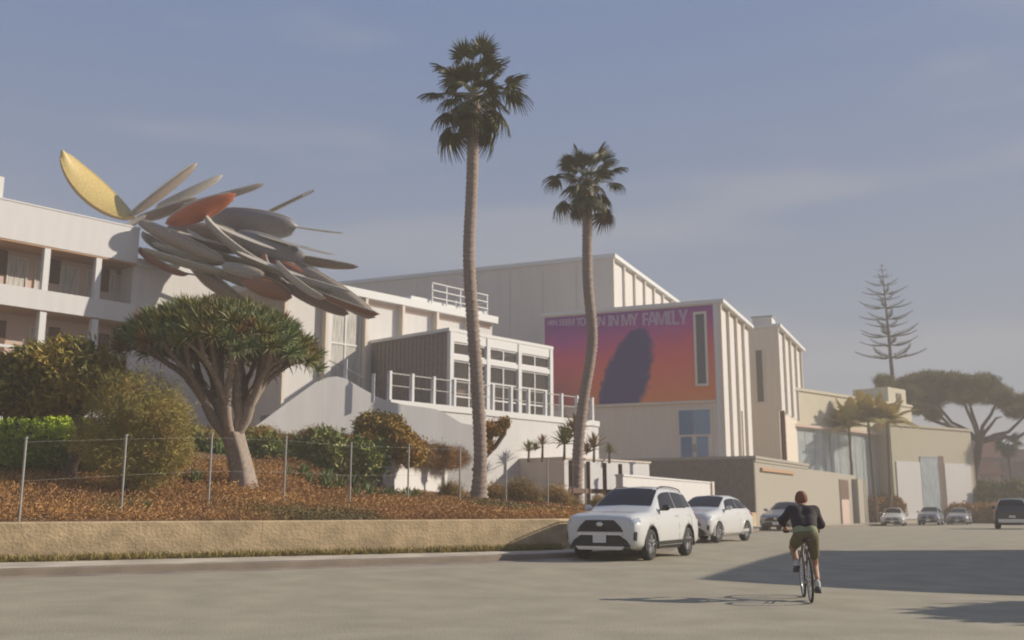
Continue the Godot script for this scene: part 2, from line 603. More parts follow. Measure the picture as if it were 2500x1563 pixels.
	obj("eave", one(0.3, 18.6, 8.35, 8.6, 0.0, 0.5), M.recess, t)
	var band := obj("window_band", one(0.5, 18.4, 1.0, 8.35, 0.0, 0.06), M.trim, t)
	for k in 12:
		obj("pane", one(0.62 + k * 1.48, 2.0 + k * 1.48, 1.15, 8.2, 0.06, 0.09), M.reflected_sky_glass, band)
	obj("side_slot", one(18.9, 19.9, 1.5, 7.6, 0.0, 0.06), M.brown, t)
	obj("roof_box", one(20.5, 24.4, 11.85, 13.4, -4.0, -0.2), M.cream, t)
	obj("roof_opening", one(22.2, 23.3, 11.87, 12.9, -0.2, -0.14), M.brown, t)

	# low gallery at the far end
	t = thing("low_gallery", "low gallery with tan parapet and white panels behind the far parked cars", "building", V(36.3, 0, 97.4), 0.6187)
	obj("wall", one(0.0, 13.9, -0.8, 9.2, -9.0, 0.0), M.tan, t)
	obj("coping", one(-0.1, 14.0, 9.2, 9.44, -9.1, 0.12), M.tan, t)
	for k in 7:
		obj("panel", one(0.5, 4.4, 0.78 * k + 0.35, 0.78 * k + 1.13, 0.0, 0.08), M.panel, t)
		obj("panel", one(8.6, 13.2, 0.78 * k + 0.35, 0.78 * k + 1.13, 0.0, 0.08), M.panel, t)
	window(t, "z", 4.5, 7.65, 0.6, 6.4, 0.0, 1, 2, M.reflected_sky_glass, M.reflected_sky_glass, 0.08)
	obj("side_slot", one(7.7, 8.5, 0.9, 6.5, 0.0, 0.07), M.brown, t)
	obj("end_wall", one(13.9, 14.02, -0.5, 7.0, -8.9, 0.05), M.recess, t)

	# ribbed wing behind the terrace
	t = thing("ribbed_wing", "white wing with projecting ribs behind the terrace, under the pile of boats", "building", V(-7.4, 0, 50.85), TERRACE)
	obj("wall", one(-5.33, 9.4, 2.0, 11.9, -11.0, 0.0), M.panel, t)
	obj("end_wall", one(-5.36, -5.333, 2.0, 11.9, -11.0, -0.01), M.beige, t)  # beige slab paints the shaded tone of the white wing's end
	obj("coping", one(-5.45, 9.5, 11.9, 12.3, -11.1, 0.4), M.trim, t)
	obj("painted_shadow_line", one(-5.1, 9.3, 11.62, 11.9, 0.0, 0.05), M.recess, t)  # darker strip stands in for the shadow under the coping
	fins(t, [-5.33, -2.9, -0.41, 2.1, 4.6, 7.1], 3.0, 11.9, 0.36, M.beige, 0.16)
	obj("white_post", one(-2.72, -2.5, 5.6, 11.88, 0.0, 0.34), M.trim, t)
	window(t, "z", -2.45, -0.45, 7.3, 11.5, 0.02, 2, 2, M.curtain, M.trim, 0.09)
	obj("sill_band", one(-2.45, -0.42, 6.1, 7.25, 0.0, 0.06), M.recess, t)
	# the wing that steps back
	var c := thing("set_back_wall", "plain white wall set back between the balcony block and the ribbed wing", "building", V(-7.4, 0, 50.85), TERRACE)
	obj("wall", one(-10.3, -5.4, 2.0, 12.75, -11.0, -4.8), M.white, c)
	obj("coping", one(-10.3, -5.42, 12.75, 13.0, -11.1, -4.7), M.trim, c)
	# roof catwalk
	var r := thing("roof_railing", "thin white pipe railing on the ribbed wing roof, behind the tall palm trunk", "railing", V(-7.4, 12.3, 50.85), TERRACE)
	for k in 5:
		obj("post", one(4.4 + k * 1.1, 4.46 + k * 1.1, 0.0, 1.25, 0.1, 0.16), M.trim, r)
	obj("post", one(8.74, 8.8, 0.0, 1.25, -2.4, -2.34), M.trim, r)
	for k in 3:
		obj("rail", one(4.4, 8.86, 0.38 + k * 0.4, 0.43 + k * 0.4, 0.16, 0.2), M.trim, r)
		obj("rail", one(8.81, 8.86, 0.38 + k * 0.4, 0.43 + k * 0.4, -2.4, 0.1), M.trim, r)
	obj("deck", one(3.0, 9.0, 0.02, 0.3, -1.6, 0.0), M.trim, r)

	# pavilion on the terrace
	t = thing("glass_pavilion", "white framed glass pavilion with dark side wall on the terrace", "building", V(-3.0, 5.7, 47.37), TERRACE)
	obj("side_wall", one(0.0, 0.14, 0.0, 3.95, -5.6, -0.12), M.shingle, t)
	for k in 18:
		obj("batten", one(-0.035, -0.002, 0.02, 3.93, -0.5 - k * 0.29, -0.45 - k * 0.29), M.shingle, t)
	obj("roof", one(-0.08, 7.72, 3.96, 4.12, -5.7, 0.1), M.trim, t)
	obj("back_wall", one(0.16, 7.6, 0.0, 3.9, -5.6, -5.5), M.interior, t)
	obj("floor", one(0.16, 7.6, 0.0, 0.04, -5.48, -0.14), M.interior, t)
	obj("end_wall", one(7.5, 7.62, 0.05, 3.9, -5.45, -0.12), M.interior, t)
	for x in [0.0, 2.55, 4.9, 7.42]:
		obj("post", one(x, x + 0.24, 0.0, 3.94, -0.1, 0.12), M.trim, t)
	obj("top_beam", one(0.24, 7.42, 3.5, 3.95, -0.08, 0.08), M.trim, t)
	for q in [[0.24, 2.55], [2.79, 4.9], [5.14, 7.42]]:
		obj("cross_beam", one(q[0], q[1], 2.62, 2.86, -0.06, 0.1), M.trim, t)
		window(t, "z", q[0], q[1], 2.87, 3.49, -0.05, 2, 1, M.pane, M.trim, 0.07)
		window(t, "z", q[0], q[1], 0.02, 2.61, -0.05, 2, 3, M.pane, M.trim, 0.07)
	for k in 3:
		obj("blind", one(0.6 + k * 2.4, 1.5 + k * 2.4, 0.3, 2.3, -2.4, -2.36), M.brown, t)

	# terrace and its walls
	t = thing("terrace_wall", "bright white terrace wall carrying the slatted railing and the pavilion", "wall", V(-4.92, 0, 40.89), TERRACE)
	obj("wall", one(0.0, 14.0, 0.8, 5.45, -0.4, 0.0), M.white, t)
	obj("upstand", one(-0.04, 14.04, 5.45, 5.72, -0.45, 0.06), M.trim, t)
	obj("deck", one(0.0, 14.0, 5.3, 5.6, -9.0, -0.46), M.roofing, t)
	obj("end_wall", one(13.7, 14.0, 0.8, 5.44, -9.0, -0.41), M.beige, t)
	obj("side_wall", one(0.0, 0.3, 1.2, 5.3, -9.0, -0.41), M.beige, t)
	t = thing("terrace_railing", "white railing of flat posts and thin rails along the terrace edge", "railing", V(-4.92, 5.72, 40.89), TERRACE)
	for k in 12:
		obj("post", one(0.05 + k * 1.24, 0.17 + k * 1.24, 0.0, 1.2, -0.3, -0.12), M.trim, t)
	obj("rail", one(0.0, 13.9, 1.1, 1.14, -0.24, -0.19), M.steel, t)
	obj("rail", one(0.0, 13.9, 0.6, 0.63, -0.23, -0.2), M.steel, t)

	# lower planter under the terrace
	t = thing("planter_block", "lower white planter block with its end coloured beige for shade, in front of the terrace wall", "wall", V(2.34, 0, 45.1), TERRACE)
	obj("wall", one(0.0, 6.6, 0.8, 3.55, -2.7, 0.0), M.white, t)
	obj("end_wall", one(-0.05, -0.004, 0.8, 3.55, -2.75, 0.0), M.beige, t)  # beige slab paints shade onto the end of the white block
	obj("coping", one(-0.07, 6.7, 3.55, 3.63, -2.76, 0.05), M.beige, t)
	# curved ramp wall
	t = thing("ramp_wall", "pale curved ramp wall with a swooping top below the pavilion", "wall")
	var prof := [[-10.82, 3.06, 35.28], [-9.99, 3.60, 35.88], [-9.25, 4.24, 36.38], [-8.22, 5.22, 37.06], [-7.34, 6.02, 37.62], [-6.96, 6.23, 37.85], [-6.63, 6.30, 38.04], [-6.26, 6.21, 38.26], [-5.81, 5.94, 38.51], [-5.28, 5.66, 38.81], [-4.82, 5.46, 39.06], [-4.12, 5.35, 39.45], [-3.48, 5.30, 39.78], [-3.00, 5.24, 40.04], [-2.68, 5.12, 40.21], [-2.35, 4.92, 40.38], [-2.02, 4.73, 40.55], [-1.52, 4.67, 40.80], [-1.18, 4.65, 40.98]]
	var b := MB.new()
	var front := [[], []]
	for p in prof:
		front[0].append(V(p[0], 1.2, p[2]))
		front[1].append(V(p[0], p[1], p[2]))
	for i in prof.size() - 1:
		var a: Vector3 = front[0][i]
		var a2: Vector3 = front[0][i + 1]
		var u: Vector3 = front[1][i]
		var u2: Vector3 = front[1][i + 1]
		var k := Vector3(0, 0, -0.3)
		b.quad(a, a2, u2, u)
		b.quad(u, u2, u2 + k, u + k)
		b.quad(a2 + k, a + k, u + k, u2 + k)
	b.quad(front[0][0] + Vector3(0, 0, -0.3), front[0][0], front[1][0], front[1][0] + Vector3(0, 0, -0.3))
	b.quad(front[0][-1], front[0][-1] + Vector3(0, 0, -0.3), front[1][-1] + Vector3(0, 0, -0.3), front[1][-1])
	obj("wall", b, M.white, t)
	t = thing("ramp_railing", "short run of white posts with a thin rail on top of the ramp wall", "railing")
	for p in [[-6.35, 6.1, 38.3], [-5.3, 5.55, 38.4]]:
		var q := MB.new()
		q.box(V(p[0], p[1] + 0.35, p[2]), Vector3(0.12, 1.1, 0.1))
		obj("post", q, M.trim, t)
	var q := MB.new()
	q.tube([V(-7.0, 6.95, 38.3), V(-6.35, 6.64, 38.3), V(-5.3, 6.1, 38.4)], [0.02], 6)
	obj("rail", q, M.steel, t)
	# white garden walls on the bank
	for g in [["garden_wall", "bright white garden wall under the brown hanging shrub", V(-3.9, 0, 34.0), V(-2.52, 0, 39.9), 3.02], ["drive_wall", "white driveway wall behind the front white car, ending before the garage", V(4.4, 0, 40.6), V(10.2, 0, 52.7), 2.72]]:
		var a: Vector3 = g[2]
		var z: Vector3 = g[3]
		var w2 := thing("garden_wall", g[1], "wall", a, atan2(-(z - a).z, (z - a).x))
		var l := (z - a).length()
		obj("wall", one(0.0, l, 0.6, g[4] - 0.08, -0.3, 0.0), M.white, w2)
		obj("coping", one(-0.03, l + 0.03, g[4] - 0.08, g[4], -0.34, 0.04), M.trim, w2)
		if g[0] == "drive_wall":
			obj("end_pier", one(l + 0.04, l + 0.42, 0.4, g[4] + 0.02, -0.42, 0.1), M.grey_wall, w2)


func mural(t: Node3D) -> void:
	# printed sheet on the end wall: dusk gradient with a dark rounded shape
	var W := 512
	var H := 288
	var im := Image.create(W, H, false, Image.FORMAT_RGB8)
	var f := FastNoiseLite.new()
	f.seed = 8
	f.frequency = 0.02
	var ramp := Gradient.new()
	ramp.offsets = PackedFloat32Array([0.0, 0.2, 0.42, 0.62, 1.0])
	ramp.colors = PackedColorArray([Color(0.48, 0.2, 0.5), Color(0.66, 0.26, 0.54), Color(0.8, 0.32, 0.42), Color(0.85, 0.4, 0.34), Color(0.85, 0.5, 0.3)])
	for y in H:
		for x in W:
			var u := float(x) / W
			var v := float(y) / H
			var c := ramp.sample(clampf(v + 0.16 * (u - 0.62) + 0.05 * f.get_noise_2d(x, y), 0.0, 1.0))
			if u < 0.34:
				c = c.lerp(Color(0.6, 0.33, 0.4), smoothstep(0.34, 0.1, u) * smoothstep(0.45, 0.9, v) * 0.7)
			# leaning rounded mass
			var cx := lerpf(0.45, 0.585, clampf((1.0 - v) / 0.85, 0.0, 1.0))
			var half := (0.122 + 0.02 * v) * sqrt(clampf(1.0 - pow(clampf((0.72 - v) / 0.53, -0.6, 1.0), 2.0), 0.0, 1.0))
			var e := half - absf(u - cx) + 0.022 * f.get_noise_2d(x * 1.4 + 400.0, y * 1.4)
			if v > 0.16:
				c = c.lerp(Color(0.25, 0.2, 0.42), smoothstep(-0.022, 0.026, e))
			im.set_pixel(x, y, c)
	var m := StandardMaterial3D.new()
	m.resource_name = "mural_print"
	m.albedo_texture = ImageTexture.create_from_image(im)
	m.roughness = 0.8
	var b := MB.new()
	# sheet with a small thickness, front face looking along -x
	var x0 := -0.03
	b.quad(Vector3(x0, 8.38, -12.35), Vector3(x0, 8.38, -0.3), Vector3(x0, 14.72, -0.3), Vector3(x0, 14.72, -12.35))
	var edge := MB.new()
	edge.slab(x0 + 0.002, -0.002, 8.36, 14.74, -12.37, -0.28)
	var s := obj("mural", edge, M.grey_wall, t)
	obj("print", b, m, s)
	mat("mural_letter", Color(0.4, 0.3, 0.4), 0.7)
	var font := SystemFont.new()
	font.font_names = PackedStringArray(["Droid Sans"])
	font.font_weight = 700
	# the line of lettering grows from left to right
	var text := "MEN SEEM TO RUN IN MY FAMILY"
	var wide := {"M": 0.92, "N": 0.8, "I": 0.4, " ": 0.42, "E": 0.66, "F": 0.64, "L": 0.62, "T": 0.64}
	var total := 0.0
	var tall := []
	for i in text.length():
		tall.append(lerpf(0.34, 1.0, pow(float(i) / (text.length() - 1), 1.1)))
		total += tall[i] * wide.get(text[i], 0.74)
	var k := 10.1 / total
	var z := -12.1
	for i in text.length():
		var adv: float = tall[i] * wide.get(text[i], 0.74) * k
		if text[i] != " ":
			var tm := TextMesh.new()
			tm.font = font
			tm.text = text[i]
			tm.font_size = 64
			tm.pixel_size = tall[i] / 46.0
			tm.depth = 0.015
			tm.curve_step = 4.0
			tm.horizontal_alignment = HORIZONTAL_ALIGNMENT_CENTER
			tm.vertical_alignment = VERTICAL_ALIGNMENT_CENTER
			put("letter", tm, M.mural_letter, s, Transform3D(Basis(Vector3.UP, -PI / 2).scaled_local(Vector3(minf(k * 1.02, 1.1), 1, 1)), Vector3(x0 - 0.009, 14.5 - tall[i] * 0.5, z + adv * 0.5)))
		z += adv


func balcony_block() -> void:
	var t := thing("balcony_block", "white modern block with long balcony bands and set back windows", "building", V(-17.5, 0, 46.0), TERRACE)
	var x0 := -16.0
	obj("parapet", one(x0, 0.0, 12.64, 14.3, -9.0, 0.0), M.white, t)
	obj("parapet_cap", one(x0, 0.03, 14.3, 14.36, -9.0, 0.03), M.trim, t)
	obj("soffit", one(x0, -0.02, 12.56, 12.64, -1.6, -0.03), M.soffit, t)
	obj("eave", one(0.0, 1.2, 12.62, 12.78, -6.0, -0.3), M.trim, t)
	obj("balcony_band", one(x0, 0.12, 9.8, 10.68, -0.14, 0.0), M.white, t)
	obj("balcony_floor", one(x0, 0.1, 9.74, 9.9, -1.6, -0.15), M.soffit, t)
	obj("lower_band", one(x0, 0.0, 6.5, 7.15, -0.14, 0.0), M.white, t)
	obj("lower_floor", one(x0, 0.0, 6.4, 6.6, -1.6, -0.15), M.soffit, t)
	obj("handrail", one(x0, -0.3, 8.02, 8.14, -0.12, -0.02), M.trim, t)
	for k in 30:
		obj("baluster", one(x0 + 0.2 + k * 0.52, x0 + 0.23 + k * 0.52, 7.15, 8.02, -0.09, -0.06), M.recess, t)
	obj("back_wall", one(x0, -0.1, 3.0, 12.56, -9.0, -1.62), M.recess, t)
	obj("base_wall", one(x0, -0.2, 2.4, 6.38, -1.5, -0.3), M.white, t)
	for x in [-1.95, -4.28, -6.62, -8.95, -11.3]:
		obj("column", one(x, x + 0.26, 10.69, 12.55, -0.3, -0.03), M.trim, t)
		obj("column", one(x + 0.02, x + 0.3, 7.16, 9.73, -0.36, -0.02), M.trim, t)
		obj("brown_door", one(x + 0.95, x + 1.4, 11.4, 12.5, -1.62, -1.55), M.brown, t)
		window(t, "z", x + 0.3, x + 0.93, 10.7, 12.3, -1.62, 1, 1, M.curtain, M.grey_wall, 0.05)
		window(t, "z", x + 1.43, x + 2.3, 10.7, 12.3, -1.62, 1, 1, M.curtain, M.grey_wall, 0.05)
		window(t, "z", x + 0.3, x + 1.05, 7.2, 9.3, -1.62, 1, 1, M.curtain, M.grey_wall, 0.05)
		obj("balcony_door", one(x + 1.15, x + 1.62, 7.2, 9.4, -1.62, -1.56), M.brown, t)
	obj("end_column", one(-0.42, -0.16, 5.5, 8.3, -0.9, -0.6), M.trim, t)
	obj("roof_box", one(-9.4, -6.1, 14.37, 15.4, -3.0, -0.4), M.trim, t)


# ---------------------------------------------------------------- the pile of boats
func hull(l: float, w: float, kind: String, seg := 18) -> Array:
	var outer := MB.new()
	var deck := MB.new()
	var rim := MB.new()
	var rows := []
	var top := []
	var depth := w * (0.42 if kind == "canoe" else 0.46 if kind == "rowing_boat" else 0.3 if kind in ["kayak", "decked"] else 0.12)
	for i in seg + 1:
		var s := float(i) / seg
		var e := pow(maxf(sin(PI * s), 0.0), 0.62 if kind == "decked" else 0.42 if kind == "canoe" else 0.36)
		if kind == "rowing_boat":
			e = lerpf(pow(maxf(1.0 - pow(s, 3.0), 0.0), 0.6), 1.0, 0.0) * lerpf(0.72, 1.0, smoothstep(0.0, 0.35, s))
		if kind == "mast":
			e = lerpf(1.0, 0.6, s)
		e = maxf(e, 0.012)
		var sheer := 0.22 * w * pow(absf(2.0 * s - 1.0), 2.4) * (1.0 if kind != "surfboard" else 0.6)
		var x := (s - 0.5) * l
		var ring := PackedVector3Array()
		for j in 11:
			var a := PI * j / 10.0
			ring.append(Vector3(x, sheer - pow(sin(a), 0.75) * depth * pow(e, 0.6), -cos(a) * w * 0.5 * e))
		rows.append(ring)
		var dr := PackedVector3Array()
		for j in 7:
			var q := j / 3.0 - 1.0
			var dip := (-0.55 * depth * (1.0 - q * q * q * q) * sqrt(e)) if kind in ["canoe", "rowing_boat"] else 0.3 * depth * (1.0 - q * q)
			if kind == "surfboard" or kind == "mast":
				dip = 0.25 * depth * (1.0 - q * q)
			dr.append(Vector3(x, sheer + dip, q * w * 0.5 * e))
		top.append(dr)
	outer.grid(rows, false, true)
	deck.grid(top, false, false)
	if kind == "rowing_boat":
		outer.quad(rows[0][0], rows[0][3], rows[0][7], rows[0][10])
	for side in [0, 10]:
		var p := []
		for i in seg + 1:
			p.append(rows[i][side])
		rim.tube(p.slice(1, seg), [0.036 if kind != "surfboard" else 0.014], 5)
	return [outer, deck, rim]


func boats() -> void:
	var list := [
		["decked", V(-21.91, 18.09, 46.50), V(-18.74, 15.14, 48.00), 1.75, "yellow", "side", "big yellow boat"],
		["canoe", V(-18.61, 15.31, 47.50), V(-15.73, 18.42, 48.50), 0.55, "taupe", "back", ""],
		["canoe", V(-17.93, 16.20, 49.00), V(-14.74, 18.07, 49.50), 0.49, "pale", "back", ""],
		["rowing_boat", V(-18.32, 15.29, 48.00), V(-15.52, 16.39, 48.00), 0.60, "brown", "back", ""],
		["decked", V(-16.44, 14.51, 46.20), V(-12.97, 15.81, 45.60), 0.98, "orange", "up", "orange red canoe"],
		["kayak", V(-15.09, 15.46, 48.40), V(-10.57, 14.73, 47.40), 1.54, "slate", "away", "wide dark hull"],
		["surfboard", V(-11.39, 15.07, 48.00), V(-7.98, 14.19, 46.50), 0.36, "cream", "sun", "cream board"],
		["mast", V(-12.47, 15.89, 49.00), V(-10.02, 17.16, 49.00), 0.18, "brown", "up", "thin spar with white tip"],
		["canoe", V(-17.76, 14.71, 46.00), V(-13.27, 12.55, 45.40), 0.68, "taupe", "up", ""],
		["kayak", V(-14.51, 14.71, 45.80), V(-11.31, 12.22, 45.40), 1.01, "grey", "up", ""],
		["kayak", V(-13.47, 14.30, 47.00), V(-9.71, 12.84, 46.60), 1.19, "slate", "up", ""],
		["rowing_boat", V(-10.52, 13.13, 47.00), V(-7.22, 12.46, 46.20), 0.52, "brown", "up", ""],
		["canoe", V(-17.27, 13.19, 45.60), V(-12.99, 12.00, 45.80), 0.56, "moss", "up", ""],
		["kayak", V(-13.38, 12.37, 45.20), V(-11.25, 11.81, 45.00), 0.52, "grey", "up", ""],
		["rowing_boat", V(-17.61, 13.34, 46.40), V(-15.29, 12.08, 46.40), 0.65, "rust", "up", ""],
		["rowing_boat", V(-15.13, 12.65, 46.60), V(-12.48, 10.78, 46.40), 0.85, "brown", "up", ""],
		["canoe", V(-12.52, 11.85, 45.40), V(-10.10, 10.85, 45.20), 0.90, "rustorange", "up", ""],
		["canoe", V(-10.81, 12.42, 44.80), V(-8.44, 10.57, 44.60), 0.66, "pale", "up", ""],
		["canoe", V(-9.79, 12.31, 45.60), V(-6.24, 9.86, 45.00), 0.86, "taupe", "up", ""],
		["kayak", V(-10.60, 11.53, 45.80), V(-7.48, 10.08, 45.40), 0.64, "brown", "up", ""],
		["rowing_boat", V(-11.76, 12.93, 46.40), V(-10.22, 11.26, 46.20), 1.25, "rust", "up", ""],
		["surfboard", V(-15.15, 14.13, 45.60), V(-14.10, 13.50, 45.40), 0.45, "pale", "sun", ""],
		["kayak", V(-17.74, 14.19, 46.60), V(-15.71, 13.14, 46.40), 0.73, "slate", "up", ""],
		["surfboard", V(-18.42, 13.98, 45.60), V(-17.25, 14.98, 46.00), 0.26, "pale", "sun", ""],
		["canoe", V(-17.02, 14.51, 47.20), V(-13.16, 14.30, 46.90), 0.99, "brown", "up", ""],
		["kayak", V(-15.56, 13.72, 47.00), V(-11.49, 12.52, 47.00), 0.99, "taupe", "up", ""],
		["rowing_boat", V(-16.91, 14.03, 47.60), V(-13.78, 12.89, 47.20), 0.94, "rust", "up", ""],
		["kayak", V(-13.16, 13.20, 47.40), V(-9.30, 11.43, 46.90), 0.84, "brown", "up", ""],
		["canoe", V(-14.20, 12.47, 47.20), V(-10.76, 11.43, 46.80), 0.73, "slate", "up", ""],
		["canoe", V(-16.10, 15.70, 47.20), V(-12.10, 17.00, 47.60), 0.42, "grey", "back", ""],
		["surfboard", V(-14.60, 14.75, 46.00), V(-11.00, 13.20, 45.80), 0.42, "pale", "sun", ""],
		["canoe", V(-13.20, 13.25, 45.60), V(-9.60, 11.55, 45.20), 0.45, "moss", "up", ""],
		["surfboard", V(-12.20, 14.20, 46.60), V(-8.30, 13.00, 46.00), 0.38, "grey", "sun", ""],
		["kayak", V(-17.00, 13.60, 46.20), V(-13.30, 12.55, 45.80), 0.45, "pale", "up", ""],
		["canoe", V(-11.00, 12.10, 45.40), V(-7.20, 10.90, 45.00), 0.48, "grey", "up", ""],
		["rowing_boat", V(-15.60, 14.30, 47.40), V(-12.00, 13.60, 47.00), 1.10, "brown", "up", ""],
		["kayak", V(-14.40, 14.20, 47.60), V(-10.40, 13.10, 47.20), 1.05, "rust", "up", ""],
		["canoe", V(-13.00, 13.40, 47.40), V(-9.00, 12.10, 46.60), 0.95, "brown", "up", ""],
		["rowing_boat", V(-11.60, 12.90, 46.80), V(-8.40, 11.30, 46.20), 0.90, "rust", "up", ""],
		["canoe", V(-15.50, 13.00, 46.60), V(-11.60, 11.70, 46.40), 0.90, "taupe", "up", ""],
		["surfboard", V(-12.60, 12.90, 44.90), V(-9.30, 11.60, 44.60), 0.42, "pale", "sun", ""],
		["surfboard", V(-16.40, 14.40, 46.20), V(-12.90, 13.30, 45.70), 0.36, "pale", "sun", ""],
		["canoe", V(-9.30, 11.20, 45.20), V(-6.00, 9.90, 44.80), 0.55, "rustorange", "up", ""],
	]
	var t := thing("boat_cluster", "bristling cluster of old canoes, kayaks and boats jutting out above the museum roof", "sculpture", V(-13.6, 12.9, 48.4))
	var hints := {"side": Vector3(0.72, 0.42, 0.6), "sun": Vector3(0.85, 0.42, 0.4), "back": Vector3(-0.2, 0.9, -0.5), "up": Vector3(0.3, 0.62, -0.72), "away": Vector3(0.25, 0.5, -0.85)}
	var turned := 0
	for q in list:
		var a: Vector3 = q[1] - t.position
		var c: Vector3 = q[2] - t.position
		var kind: String = q[0]
		var x := (c - a).normalized()
		var y: Vector3 = hints[q[5]]
		y = (y - x * y.dot(x)).normalized()
		if q[5] == "up":
			y = y.rotated(x, 0.8 * sin(turned * 2.3))
		turned += 1
		var parts := hull((c - a).length(), q[3], kind)
		var o := put("spar" if kind == "mast" else "canoe" if kind == "decked" else kind, parts[0].mesh(), M["boat_" + q[4]], t, Transform3D(Basis(x, y, x.cross(y)), (a + c) * 0.5))
		if q[6]:
			o.set_meta("label", q[6])
		obj("deck", parts[1], M.boat_sunny if q[4] == "yellow" else M["boat_" + q[4]] if kind == "surfboard" or q[4] == "orange" else M.boat_inside if kind in ["canoe", "rowing_boat"] else M.boat_deck, o)
		obj("gunwale", parts[2], M.boat_sunny if q[4] == "yellow" else M.boat_deck, o)  # pale rim colour stands in for sunlit edges
		if kind == "mast":
			var e := MB.new()
			e.box(Vector3(1.05, -0.16, 0), Vector3(0.55, 0.22, 0.05))
			obj("tip_plate", e, M.trim, o)
		if kind == "rowing_boat" or kind == "canoe":
			for k in 3:
				var e := MB.new()
				e.box(Vector3((k - 1) * (c - a).length() * 0.2, -0.03, 0), Vector3(0.12, 0.03, q[3] * 0.84))
				obj("thwart", e, M.boat_deck, o)
	# steel frame that carries it from the roof
	var s := MB.new()
	for p in [[Vector3(0.4, -0.4, 0.8), Vector3(-1.0, 1.6, 1.0)], [Vector3(0.4, -0.4, 0.8), Vector3(2.6, 0.4, 1.6)], [Vector3(3.0, -0.1, -2.0), Vector3(1.2, 1.4, 1.2)], [Vector3(-1.0, 1.6, 1.0), Vector3(2.6, 0.4, 1.6)], [Vector3(3.0, -0.1, -2.0), Vector3(2.6, 0.4, 1.6)]]:
		s.tube([p[0], p[1]], [0.09], 8)
	obj("steel_frame", s, M.steel, t)


# ---------------------------------------------------------------- plants
func leaf_clump(count: int, length: float, width: float, fold: float, seed: int, core := 0.3, upward := 0.2) -> ArrayMesh:
	var r := RandomNumberGenerator.new()
	r.seed = seed
	var b := MB.new()
	for i in count:
		var dir := Vector3(r.randfn(), r.randfn() + upward, r.randfn()).normalized()
		var at := Vector3(r.randfn(), r.randfn(), r.randfn()) * core
		var side := dir.cross(Vector3(r.randfn(), r.randfn(), r.randfn())).normalized()
		var up := side.cross(dir).normalized()
		var l := length * r.randf_range(0.7, 1.25)
		var w := width * r.randf_range(0.7, 1.2)
		var m := at + dir * l * 0.5 + up * fold * w
		var tip := at + dir * l - up * fold * w * 0.6
		b.tri(at, m + side * w * 0.5, tip)
		b.tri(at, tip, m - side * w * 0.5)
	return b.mesh()


# leaf clumps through the volume of some ellipsoids [centre, radii], joined into one crown
func cloud(called: String, parent: Node3D, blobs: Array, count: int, clump: Mesh, m: Material, size: Array, tones: Array, seed: int, hollow := 0.45) -> MeshInstance3D:
	var r := RandomNumberGenerator.new()
	r.seed = seed
	var f := FastNoiseLite.new()
	f.seed = seed
	f.frequency = 0.55
	var total := 0.0
	var share := []
	for q in blobs:
		total += pow(q[1].x * q[1].y * q[1].z, 0.667)
		share.append(total)
	var src: Array = clump.surface_get_arrays(0)
	var sv: PackedVector3Array = src[Mesh.ARRAY_VERTEX]
	var sn: PackedVector3Array = src[Mesh.ARRAY_NORMAL]
	var si: PackedInt32Array = src[Mesh.ARRAY_INDEX]
	var vv := PackedVector3Array()
	var nn := PackedVector3Array()
	var cc := PackedColorArray()
	var paint := PackedColorArray()
	paint.resize(si.size())
	var flat := PackedVector3Array()
	var flatn := PackedVector3Array()
	for q in si:
		flat.append(sv[q])
		flatn.append(sn[q])
	for i in count:
		var pick := r.randf() * total
		var k := 0
		while share[k] < pick:
			k += 1
		var dir := Vector3(r.randfn(), r.randfn(), r.randfn()).normalized()
		var rad := lerpf(hollow, 1.0, pow(r.randf(), 0.6))
		var p: Vector3 = blobs[k][0] + dir * blobs[k][1] * rad * (1.0 + 0.22 * f.get_noise_3dv(blobs[k][0] * 3.0 + dir * 3.0))
		var s := r.randf_range(size[0], size[1])
		var b := Basis(Vector3(r.randfn(), r.randfn(), r.randfn()).normalized(), r.randf() * TAU)
		var w := clampf(0.5 + 0.9 * f.get_noise_3dv(p) + r.randf_range(-0.25, 0.25), 0.0, 1.0)
		var c: Color = tones[0].lerp(tones[1], w) * Color(2.5, 2.4, 1.5)
		if tones.size() > 2 and r.randf() < 0.12:
			c = tones[2] * Color(2.1, 1.9, 1.3)
		vv.append_array(Transform3D(b.scaled(Vector3.ONE * s), p) * flat)
		nn.append_array(Transform3D(b, Vector3.ZERO) * flatn)
		paint.fill(c)
		cc.append_array(paint)
	var arr := []
	arr.resize(Mesh.ARRAY_MAX)
	arr[Mesh.ARRAY_VERTEX] = vv
	arr[Mesh.ARRAY_NORMAL] = nn
	arr[Mesh.ARRAY_COLOR] = cc
	var am := ArrayMesh.new()
	am.add_surface_from_arrays(Mesh.PRIMITIVE_TRIANGLES, arr)
	return put(called, am, m, parent)


func wander(a: Vector3, b: Vector3, n: int, sway: float, r: RandomNumberGenerator) -> Array:
	var p := []
	var q := Vector3(r.randfn(), 0.3 * r.randfn(), r.randfn()) * sway
	for i in n + 1:
		var t := float(i) / n
		p.append(a.lerp(b, t) + q * sin(PI * t) + Vector3(r.randfn(), r.randfn(), r.randfn()) * sway * 0.12 * (0.0 if i == 0 or i == n else 1.0))
	return p


func taper(a: float, b: float, n: int) -> Array:
	var p := []
	for i in n + 1:
		p.append(lerpf(a, b, float(i) / n))
	return p


